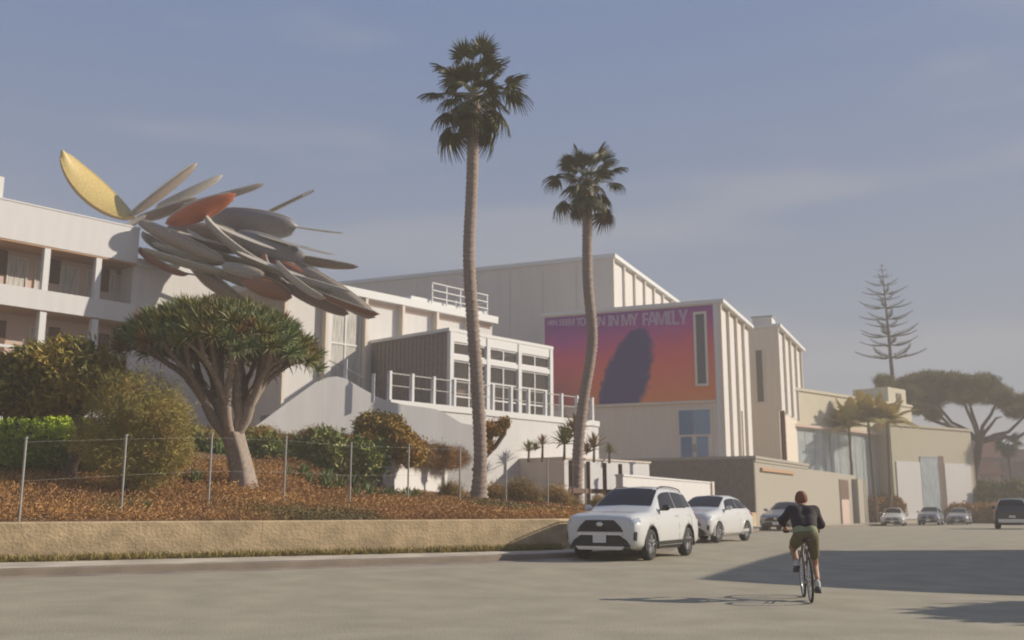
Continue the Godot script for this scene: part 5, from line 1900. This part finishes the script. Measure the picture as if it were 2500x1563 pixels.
func cyclist() -> void:
	mat("skin", Color(0.36, 0.2, 0.13), 0.6)
	mat("hair", Color(0.2, 0.075, 0.03), 0.7)
	mat("shirt", Color(0.028, 0.02, 0.024), 0.85)
	mat("shirt_hem", Color(0.24, 0.26, 0.14), 0.85)
	mat("shorts", Color(0.13, 0.11, 0.055), 0.9)
	mat("shoe", Color(0.06, 0.055, 0.06), 0.7)
	mat("sock", Color(0.5, 0.5, 0.48), 0.9)
	mat("bike_paint", Color(0.2, 0.17, 0.16), 0.35)
	var at := V(4.55, road_h(4.5, 16.1), 16.1)
	var turn := atan2(0.17, -0.985)
	var bike := thing("bicycle", "plain bicycle ridden away up the street by the person in the dark shirt", "bicycle", at, turn)
	var rad := 0.335
	for z in [-0.5, 0.5]:
		var b := MB.new()
		var ring := []
		for i in 41:
			var g := TAU * i / 40
			ring.append(Vector3(0, rad + cos(g) * (rad - 0.018), z + sin(g) * (rad - 0.018)))
		b.tube(ring, [0.019], 8, false)
		var w := obj("wheel", b, M.tyre, bike)
		var rim := MB.new()
		ring = []
		for i in 41:
			var g := TAU * i / 40
			ring.append(Vector3(0, rad + cos(g) * (rad - 0.042), z + sin(g) * (rad - 0.042)))
		rim.tube(ring, [0.011], 6, false)
		obj("rim", rim, M.chrome, w)
		var sp := MB.new()
		for i in 24:
			var g := TAU * i / 24
			sp.tube([Vector3(0.02 * (1 if i % 2 else -1), rad, z), Vector3(0, rad + cos(g) * (rad - 0.045), z + sin(g) * (rad - 0.045))], [0.0016], 3, false)
		sp.tube([Vector3(-0.05, rad, z), Vector3(0.05, rad, z)], [0.022], 10)
		obj("spokes", sp, M.chrome, w)
	var bb := Vector3(0, 0.28, -0.07)
	var seat := Vector3(0, 0.86, -0.2)
	var head := Vector3(0, 0.86, 0.34)
	var neck := Vector3(0, 0.72, 0.38)
	var fr := MB.new()
	for q in [[bb, seat, 0.016], [seat + Vector3(0, -0.1, 0.03), head, 0.016], [bb, neck, 0.019], [head, neck, 0.022]]:
		fr.tube([q[0], q[1]], [q[2]], 8)
	for s in [-1.0, 1.0]:
		fr.tube([bb + Vector3(s * 0.03, 0, 0), Vector3(s * 0.06, rad, -0.5)], [0.01], 6)
		fr.tube([seat + Vector3(s * 0.02, -0.08, 0.02), Vector3(s * 0.06, rad, -0.5)], [0.008], 6)
		fr.tube([neck + Vector3(s * 0.03, 0, 0), Vector3(s * 0.055, 0.5, 0.45), Vector3(s * 0.055, rad, 0.5)], [0.013, 0.012, 0.009], 6)
	obj("frame", fr, M.bike_paint, bike)
	var hb := MB.new()
	hb.tube([head, head + Vector3(0, 0.12, 0.02), Vector3(0, 1.0, 0.42)], [0.014], 8)
	hb.tube([Vector3(-0.28, 1.03, 0.36), Vector3(-0.15, 1.02, 0.43), Vector3(0.15, 1.02, 0.43), Vector3(0.28, 1.03, 0.36)], [0.013], 8)
	var bar := obj("handlebar", hb, M.chrome, bike)
	for s in [-1.0, 1.0]:
		var gp := MB.new()
		gp.tube([Vector3(s * 0.28, 1.03, 0.36), Vector3(s * 0.2, 1.025, 0.402)], [0.018], 8)
		obj("grip", gp, M.tyre, bar)
	var sd := MB.new()
	sd.ball(Vector3(0, 0.91, -0.25), Vector3(0.085, 0.03, 0.12), 12)
	sd.ball(Vector3(0, 0.915, -0.12), Vector3(0.035, 0.025, 0.12), 10)
	obj("saddle", sd, M.tyre, bike)
	var pd := MB.new()
	pd.tube([bb + Vector3(-0.06, 0, 0), bb + Vector3(0.06, 0, 0)], [0.022], 8)
	pd.tube([Vector3(0.05, bb.y - 0.0, bb.z - 0.1), Vector3(0.055, bb.y, bb.z - 0.1)], [0.004], 4)
	var ch := MB.new()
	ch.tube([bb + Vector3(-0.045, 0, 0), bb + Vector3(-0.05, 0, 0)], [0.09], 20)
	obj("chainring", ch, M.chrome, bike)
	var cr := obj("crank", pd, M.chrome, bike)
	var lp := bb + Vector3(0.1, 0.155, 0.06)
	var rp := bb + Vector3(-0.1, -0.155, -0.06)
	for q in [[lp, 1.0], [rp, -1.0]]:
		var arm := MB.new()
		arm.tube([bb + Vector3(q[1] * 0.06, 0, 0), q[0]], [0.011], 6)
		obj("crank_arm", arm, M.chrome, cr)
		var pp := MB.new()
		pp.box(q[0] + Vector3(q[1] * 0.05, 0, 0), Vector3(0.09, 0.02, 0.07))
		obj("pedal", pp, M.tyre, cr)
	# rear light and bag
	var lt := MB.new()
	lt.ball(Vector3(0, 0.8, -0.24), Vector3(0.022, 0.03, 0.02), 10)
	obj("reflector", lt, M.plate, bike)

	# the rider
	var p := thing("person", "person in a dark shirt and olive shorts cycling away, seen from behind", "person", at, turn)
	var hipl := Vector3(0.095, 0.97, -0.2)
	var hipr := Vector3(-0.095, 0.96, -0.2)
	var kl := Vector3(0.16, 0.79, 0.2)
	var kr := Vector3(-0.14, 0.53, 0.09)
	var al := Vector3(0.14, 0.5, -0.07)
	var ar := Vector3(-0.14, 0.2, -0.2)
	var shl := Vector3(0.175, 1.35, 0.06)
	var shr := Vector3(-0.175, 1.35, 0.06)
	var el := Vector3(0.3, 1.2, 0.2)
	var er := Vector3(-0.275, 1.14, 0.16)
	var wl := Vector3(0.245, 1.07, 0.33)
	var wr := Vector3(-0.245, 1.07, 0.33)
	var chest := Vector3(0, 1.27, 0.0)
	var nb := Vector3(0, 1.42, 0.1)
	var hd := Vector3(0, 1.525, 0.17)
	var limbs := [[hipl, kl, 0.085, 0.058], [kl, al, 0.055, 0.036], [kl + Vector3(0, -0.08, -0.08), kl.lerp(al, 0.55) + Vector3(0, 0, -0.02), 0.045, 0.04], [hipr, kr, 0.085, 0.058], [kr, ar, 0.055, 0.036], [kr + Vector3(0, -0.08, -0.05), kr.lerp(ar, 0.55) + Vector3(0, 0, -0.03), 0.045, 0.04], [al, al + Vector3(0.01, -0.05, 0.13), 0.038, 0.03], [ar, ar + Vector3(-0.01, -0.06, 0.13), 0.038, 0.03],
		[shl, el, 0.05, 0.04], [el, wl, 0.04, 0.027], [shr, er, 0.05, 0.04], [er, wr, 0.04, 0.027]]
	var trunk := [[Vector3(0.06, 0.98, -0.2), Vector3(0.05, 1.12, -0.12), 0.1, 0.1], [Vector3(-0.06, 0.98, -0.2), Vector3(-0.05, 1.12, -0.12), 0.1, 0.1], [Vector3(0.06, 1.1, -0.12), Vector3(0.09, 1.3, 0.02), 0.1, 0.105], [Vector3(-0.06, 1.1, -0.12), Vector3(-0.09, 1.3, 0.02), 0.1, 0.105], [shl, shr, 0.062, 0.062]]
	var top := [[nb, hd + Vector3(0, -0.05, 0), 0.055, 0.052], [hd + Vector3(0, 0.03, -0.02), hd + Vector3(0, 0.0, 0.015), 0.088, 0.085], [hd + Vector3(0, -0.06, 0.03), hd + Vector3(0, -0.08, 0.06), 0.06, 0.045], [hd + Vector3(0, 0.0, 0.09), hd + Vector3(0, -0.025, 0.105), 0.012, 0.016], [hd + Vector3(0.082, 0.01, 0.0), hd + Vector3(0.084, -0.02, 0.0), 0.016, 0.012], [hd + Vector3(-0.082, 0.01, 0.0), hd + Vector3(-0.084, -0.02, 0.0), 0.016, 0.012], [hd + Vector3(-0.025, -0.055, 0.088), hd + Vector3(0.025, -0.055, 0.088), 0.01, 0.01]]
	var hands := []
	for s in [-1.0, 1.0]:
		var w: Vector3 = wl if s > 0 else wr
		var g := Vector3(s * 0.24, 1.03, 0.38)
		hands.append([w, g + Vector3(0, 0.03, -0.02), 0.027, 0.03])
		hands.append([g + Vector3(-0.03, 0.026, -0.005), g + Vector3(0.03, 0.03, -0.015), 0.022, 0.022])
		for k in 4:
			var o := Vector3((k - 1.5) * 0.021, 0, -(k - 1.5) * 0.011 * s)
			var ln: float = [0.9, 1.05, 1.0, 0.8][k]
			hands.append([g + o + Vector3(0, 0.03, 0.01), g + o + Vector3(0, 0.018 * ln, 0.034), 0.0095, 0.009])
			hands.append([g + o + Vector3(0, 0.018 * ln, 0.034), g + o + Vector3(0, -0.016 * ln, 0.03), 0.009, 0.008])
			hands.append([g + o + Vector3(0, -0.016 * ln, 0.03), g + o + Vector3(0, -0.028, 0.006), 0.008, 0.007])
		hands.append([g + Vector3(-s * 0.035, 0.025, -0.01), g + Vector3(-s * 0.05, 0.0, -0.012), 0.011, 0.009])
		hands.append([g + Vector3(-s * 0.05, 0.0, -0.012), g + Vector3(-s * 0.045, -0.018, 0.01), 0.009, 0.008])
	var body_parts := limbs + trunk + top
	var body := flesh(body_parts, 0.014, 0.035)
	# hands and head get finer grids in the same mesh
	var st := SurfaceTool.new()
	st.append_from(body, 0, Transform3D.IDENTITY)
	st.append_from(flesh(hands.slice(0, hands.size() / 2), 0.0045, 0.006), 0, Transform3D.IDENTITY)
	st.append_from(flesh(hands.slice(hands.size() / 2), 0.0045, 0.006), 0, Transform3D.IDENTITY)
	put("body", st.commit(), M.skin, p)
	var hair := flesh([[hd + Vector3(0, 0.045, -0.03), hd + Vector3(0, 0.035, 0.0), 0.092, 0.09], [hd + Vector3(0, 0.0, -0.045), hd + Vector3(0, -0.05, -0.04), 0.075, 0.055], [hd + Vector3(0.05, 0.01, -0.02), hd + Vector3(0.05, 0.03, 0.02), 0.045, 0.04], [hd + Vector3(-0.05, 0.01, -0.02), hd + Vector3(-0.05, 0.03, 0.02), 0.045, 0.04]], 0.009, 0.02)
	put("hair", hair, M.hair, p)
	for s in [-1.0, 1.0]:
		var e := MB.new()
		e.ball(hd + Vector3(s * 0.032, 0.008, 0.084), Vector3(0.012, 0.009, 0.008), 10)
		obj("eye", e, M.plate, p)
	# shirt: trunk and sleeves, a little larger than the body
	var sh := []
	for q in trunk.slice(2):
		sh.append([q[0], q[1], q[2] + 0.018, q[3] + 0.018])
	for s in [-1.0, 1.0]:
		sh.append([Vector3(s * 0.055, 1.1, -0.14), Vector3(s * 0.06, 1.16, -0.1), 0.12, 0.12])
	sh.append([shl, el, 0.078, 0.066])
	sh.append([shr, er, 0.078, 0.066])
	sh.append([el, el.lerp(wl, 0.45), 0.06, 0.05])
	sh.append([er, er.lerp(wr, 0.45), 0.06, 0.05])
	sh.append([nb + Vector3(0, -0.05, -0.03), nb + Vector3(0, -0.02, 0.0), 0.07, 0.062])
	put("shirt", flesh(sh, 0.014, 0.04), M.shirt, p)
	var hem := []
	for s in [-1.0, 1.0]:
		hem.append([Vector3(s * 0.07, 1.03, -0.185), Vector3(s * 0.06, 1.07, -0.155), 0.119, 0.117])
	put("shirt_hem", flesh(hem, 0.014, 0.03), M.shirt_hem, p)
	var so := []
	for s in [-1.0, 1.0]:
		var h: Vector3 = hipl if s > 0 else hipr
		var k: Vector3 = kl if s > 0 else kr
		so.append([Vector3(s * 0.06, 0.97, -0.21), Vector3(s * 0.055, 1.03, -0.17), 0.118, 0.112])
		so.append([h, h.lerp(k, 0.62), 0.1, 0.09])
	put("shorts", flesh(so, 0.014, 0.03), M.shorts, p)
	for q in [[al, 0.01], [ar, -0.01]]:
		var a: Vector3 = q[0]
		put("sock", flesh([[a + Vector3(0, 0.02, 0), a + Vector3(0, 0.07, 0.01), 0.045, 0.045]], 0.01, 0.01), M.sock, p)
		put("shoe", flesh([[a + Vector3(0, -0.03, -0.03), a + Vector3(q[1], -0.055, 0.15), 0.048, 0.04], [a + Vector3(0, -0.01, 0), a + Vector3(0, -0.03, 0.05), 0.05, 0.045]], 0.01, 0.02), M.shoe, p)


# ---------------------------------------------------------------- beyond and beside the picture
func surroundings() -> void:
	# house across the street that shades the road
	var t := thing("street_house", "flat roofed house across the street, outside the right edge of the view", "building", V(17.2, -0.2, 21.0), STREET)
	obj("wall", one(0.0, 10.6, 0.0, 6.9, 0.3, 9.0), M.beige, t)
	obj("roof", one(-0.2, 10.8, 6.9, 7.2, 0.0, 9.3), M.roofing, t)
	for k in 4:
		window(t, "x", 1.0 + k * 2.0, 2.3 + k * 2.0, 3.6, 5.4, 0.0, 2, 1, M.glass, M.trim)
	t = thing("street_tree", "rounded street tree outside the right edge of the view, shading the near road", "tree", V(15.5, 0.0, 15.2))
	var b := MB.new()
	b.tube([Vector3.ZERO, Vector3(0.05, 1.2, 0), Vector3(0, 2.3, 0)], [0.17, 0.14, 0.1], 8)
	obj("trunk", b, M.bark, t)
	cloud("crown", t, [[Vector3(0, 3.0, 0), Vector3(2.1, 1.0, 1.6)], [Vector3(-0.6, 3.3, 0.2), Vector3(1.3, 0.9, 1.2)], [Vector3(0.9, 2.8, 0), Vector3(1.5, 0.9, 1.4)]], 3800, leaf_clump(16, 0.26, 0.15, 0.2, 91, 0.12), M.leaf, [0.8, 1.3], [Color(0.04, 0.06, 0.02), Color(0.09, 0.1, 0.03)], 92, 0.1)
	t = thing("street_lamp", "grey street lamp outside the right edge of the view", "street lamp", V(25.0, 0.2, 32.7))
	b = MB.new()
	b.tube([Vector3.ZERO, Vector3(0, 4.6, 0)], [0.1, 0.06], 10)
	obj("pole", b, M.steel, t)
	b = MB.new()
	b.tube([Vector3(0, 4.55, 0), Vector3(-0.4, 4.85, 0), Vector3(-1.1, 4.9, 0)], [0.05, 0.045, 0.04], 8)
	obj("arm", b, M.steel, t)
	b = MB.new()
	b.chamfer(Vector3(-1.3, 4.88, 0), Vector3(0.6, 0.12, 0.26), 0.03)
	obj("lamp_head", b, M.steel, t)
	# mauve houses beyond the pine
	t = thing("far_house", "hazy mauve house with a pitched roof behind the stone pine", "house", V(67.5, -0.3, 150.0), 0.3)
	obj("wall", one(0.0, 8.6, 0.0, 9.0, -8.0, 0.0), mat("mauve", Color(0.27, 0.17, 0.16), 0.9), t)
	var pr := MB.new()
	pr.prism(PackedVector2Array([Vector2(-0.4, 9.0), Vector2(9.0, 9.0), Vector2(4.3, 12.3)]), -8.4, 0.3)
	obj("roof", pr, mat("far_roof", Color(0.22, 0.1, 0.075), 0.9), t)
	window(t, "z", 1.2, 2.4, 5.2, 6.8, 0.0, 2, 1, M.glass, M.trim)
	window(t, "z", 4.8, 6.0, 5.2, 6.8, 0.0, 2, 1, M.glass, M.trim)
	t = thing("far_house", "low red brown house left of the hazy mauve house", "house", V(61.5, -0.3, 138.0), 0.2)
	obj("wall", one(-2.5, 5.0, 0.0, 6.2, -6.0, 0.0), M.mauve, t)
	pr = MB.new()
	pr.prism(PackedVector2Array([Vector2(-3.0, 6.2), Vector2(5.5, 6.2), Vector2(3.5, 8.0), Vector2(-1.0, 8.0)]), -6.4, 0.4)
	obj("roof", pr, M.far_roof, t)
	window(t, "z", 0.5, 1.7, 3.6, 5.0, 0.0, 2, 1, M.trim, M.trim)
	t = thing("far_house", "red brown gabled house at the right edge behind the far palm", "house", V(74.5, -0.3, 146.0), 0.3)
	obj("wall", one(0.0, 9.0, 0.0, 8.2, -8.0, 0.0), M.mauve, t)
	pr = MB.new()
	pr.prism(PackedVector2Array([Vector2(-0.4, 8.2), Vector2(9.4, 8.2), Vector2(4.5, 10.4)]), -8.4, 0.3)
	obj("roof", pr, M.far_roof, t)
	window(t, "z", 1.0, 2.2, 4.6, 6.2, 0.0, 2, 1, M.glass, M.trim)
	# far palm
	t = thing("far_palm", "thin far palm with a drooping brown crown before the mauve house", "palm tree", V(60.9, -0.2, 125.0))
	b = MB.new()
	b.tube([Vector3.ZERO, Vector3(0.1, 5, 0), Vector3(0, 9.4, 0)], [0.24, 0.2, 0.18], 8)
	obj("trunk", b, M.bark, t)
	var k := fan_frond(0.9, 0.9, 1.0, 71)
	for i in 22:
		var el := lerpf(1.2, -1.2, i / 21.0)
		var az := i * 2.39996
		var dir := Vector3(cos(az) * cos(el), sin(el), sin(az) * cos(el))
		var side := dir.cross(Vector3.UP).normalized()
		put("frond", k[1], M.frond_dry if i > 11 else M.frond, t, Transform3D(Basis(dir, side.cross(dir), side), Vector3(0, 9.5, 0)))
	# pale boundary wall beside the dark car
	t = thing("boundary_wall", "short pale boundary wall left of the dark utility car, under the dark hedge", "wall", V(47.6, 0, 101.5), 0.3)
	obj("wall", one(0.0, 7.0, -0.3, 1.9, -0.3, 0.0), M.trim, t)
	obj("gate_post", one(2.6, 2.9, -0.3, 2.0, 0.0, 0.3), M.brown, t)
	# post in front of the garage
	t = thing("sign_post", "slim white post in front of the dark garage end wall", "post", V(5.5, 0.6, 47.0))
	b = MB.new()
	b.chamfer(Vector3(0, 1.4, 0), Vector3(0.16, 2.8, 0.16), 0.02)
	obj("post", b, M.trim, t)
	b = MB.new()
	b.chamfer(Vector3(0.05, 2.84, 0), Vector3(0.34, 0.1, 0.22), 0.02)
	obj("cap", b, M.trim, t)


const SUN := Vector3(0.8885, 0.4462, -0.1074)


func sky_picture() -> ImageTexture:
	var f := FastNoiseLite.new()
	f.seed = 14
	f.frequency = 1.6
	f.fractal_octaves = 4
	var W := 1024
	var H := 512
	var im := Image.create(W, H, false, Image.FORMAT_RGBF)
	for y in H:
		var el := PI * (0.5 - (y + 0.5) / H)
		for x in W:
			var az := TAU * (x + 0.5) / W
			var e := clampf(el / (PI / 2), 0.0, 1.0)
			var c := Color(0.222, 0.253, 0.305).lerp(Color(0.128, 0.182, 0.315), smoothstep(0.02, 0.34, e))
			c = c.lerp(Color(0.125, 0.175, 0.3), smoothstep(0.3, 1.0, e))
			if el > 0:
				var p := Vector3(cos(az) * cos(el), sin(el) * 5.5, sin(az) * cos(el))
				var s := f.get_noise_3dv(p * 1.1)
				var band := smoothstep(0.02, 0.5, s) * smoothstep(0.5, 0.2, e)
				c = c.lerp(Color(0.36, 0.35, 0.355), 0.3 * band)
			# hazy brightening round the sun
			if el > 0:
				var q := Vector3(sin(az) * cos(el), sin(el), -cos(az) * cos(el))
				var away := rad_to_deg(acos(clampf(q.dot(SUN), -1.0, 1.0)))
				c += Color(0.5, 0.47, 0.42) * exp(-away / 17.0)
			im.set_pixel(x, y, c)
	return ImageTexture.create_from_image(im)


func _ready() -> void:
	# camera
	var cam := Camera3D.new()
	cam.name = "camera"
	cam.fov = 35.106
	cam.far = 2000.0
	cam.position = Vector3(0, 1.4, 0)
	cam.rotation_degrees.x = 10.524
	# the whole street lies a little beyond the focus, as in the soft photograph
	var lens := CameraAttributesPhysical.new()
	lens.frustum_focal_length = 37.94
	lens.frustum_focus_distance = 7.0
	lens.exposure_aperture = 2.8
	lens.frustum_far = 2000.0
	cam.attributes = lens
	add_child(cam)
	cam.fov = 35.106
	# sky, exposure, air
	var env := Environment.new()
	env.background_mode = Environment.BG_SKY
	var pano := PanoramaSkyMaterial.new()
	pano.panorama = sky_picture()
	var sky := Sky.new()
	sky.sky_material = pano
	env.sky = sky
	env.tonemap_mode = Environment.TONE_MAPPER_LINEAR
	env.tonemap_exposure = 1.3
	env.sdfgi_enabled = true
	env.ssao_enabled = true
	env.ssil_enabled = true
	env.fog_enabled = true
	env.fog_density = 0.0026
	env.fog_light_color = Color(0.95, 0.92, 0.88)
	var we := WorldEnvironment.new()
	we.name = "environment"
	we.environment = env
	add_child(we)
	# sun low on the right, a little behind the camera
	var sun := DirectionalLight3D.new()
	sun.name = "sun"
	sun.light_energy = 1.4
	sun.light_color = Color(1.0, 0.955, 0.88)
	sun.light_angular_distance = 0.55
	sun.shadow_enabled = true
	add_child(sun)
	sun.look_at_from_position(SUN * 100.0, Vector3.ZERO)
	materials()
	ground()
	museum()
	balcony_block()
	boats()
	surroundings()
	dragon_tree()
	fan_palm("taller fan palm, its trunk crossing the glass pavilion", [V(-1.04, 1.7, 32), V(-1.0, 3.2, 32), V(-1.12, 5.4, 32), V(-1.26, 7.2, 32), V(-1.4, 9.5, 32), V(-1.32, 12.0, 32), V(-1.28, 15.05, 32)], 0.2, 0.175, 36, 1.14, 11)
	fan_palm("shorter fan palm, its curved trunk crossing the mural", [V(2.5, 1.3, 40), V(2.58, 3.4, 40), V(2.8, 5.4, 40), V(3.12, 7.2, 40), V(3.22, 8.4, 40), V(3.06, 10.8, 40), V(3.15, 14.75, 40)], 0.21, 0.185, 34, 0.98, 12)
	pine_whorls()
	stone_pine()
	feather_palm("leftmost of the three slim palms, with fronds arching left", V(31.0, -0.3, 93.0), V(30.9, 7.6, 93.0), 17, 3.0, Vector3(-0.3, 0.25, 0), 21)
	feather_palm("middle one of the three slim palms, with the fullest crown", V(32.9, -0.3, 93.0), V(32.7, 8.2, 93.0), 22, 3.0, Vector3(0, 0.3, 0), 22)
	feather_palm("rightmost of the three slim palms, before the wing's dark slot", V(33.9, -0.3, 92.5), V(34.2, 8.0, 92.5), 17, 2.8, Vector3(0.1, 0.25, 0), 23)
	bank_fence()
	shrubs()
	ground_cover()
	cars()
	cyclist()
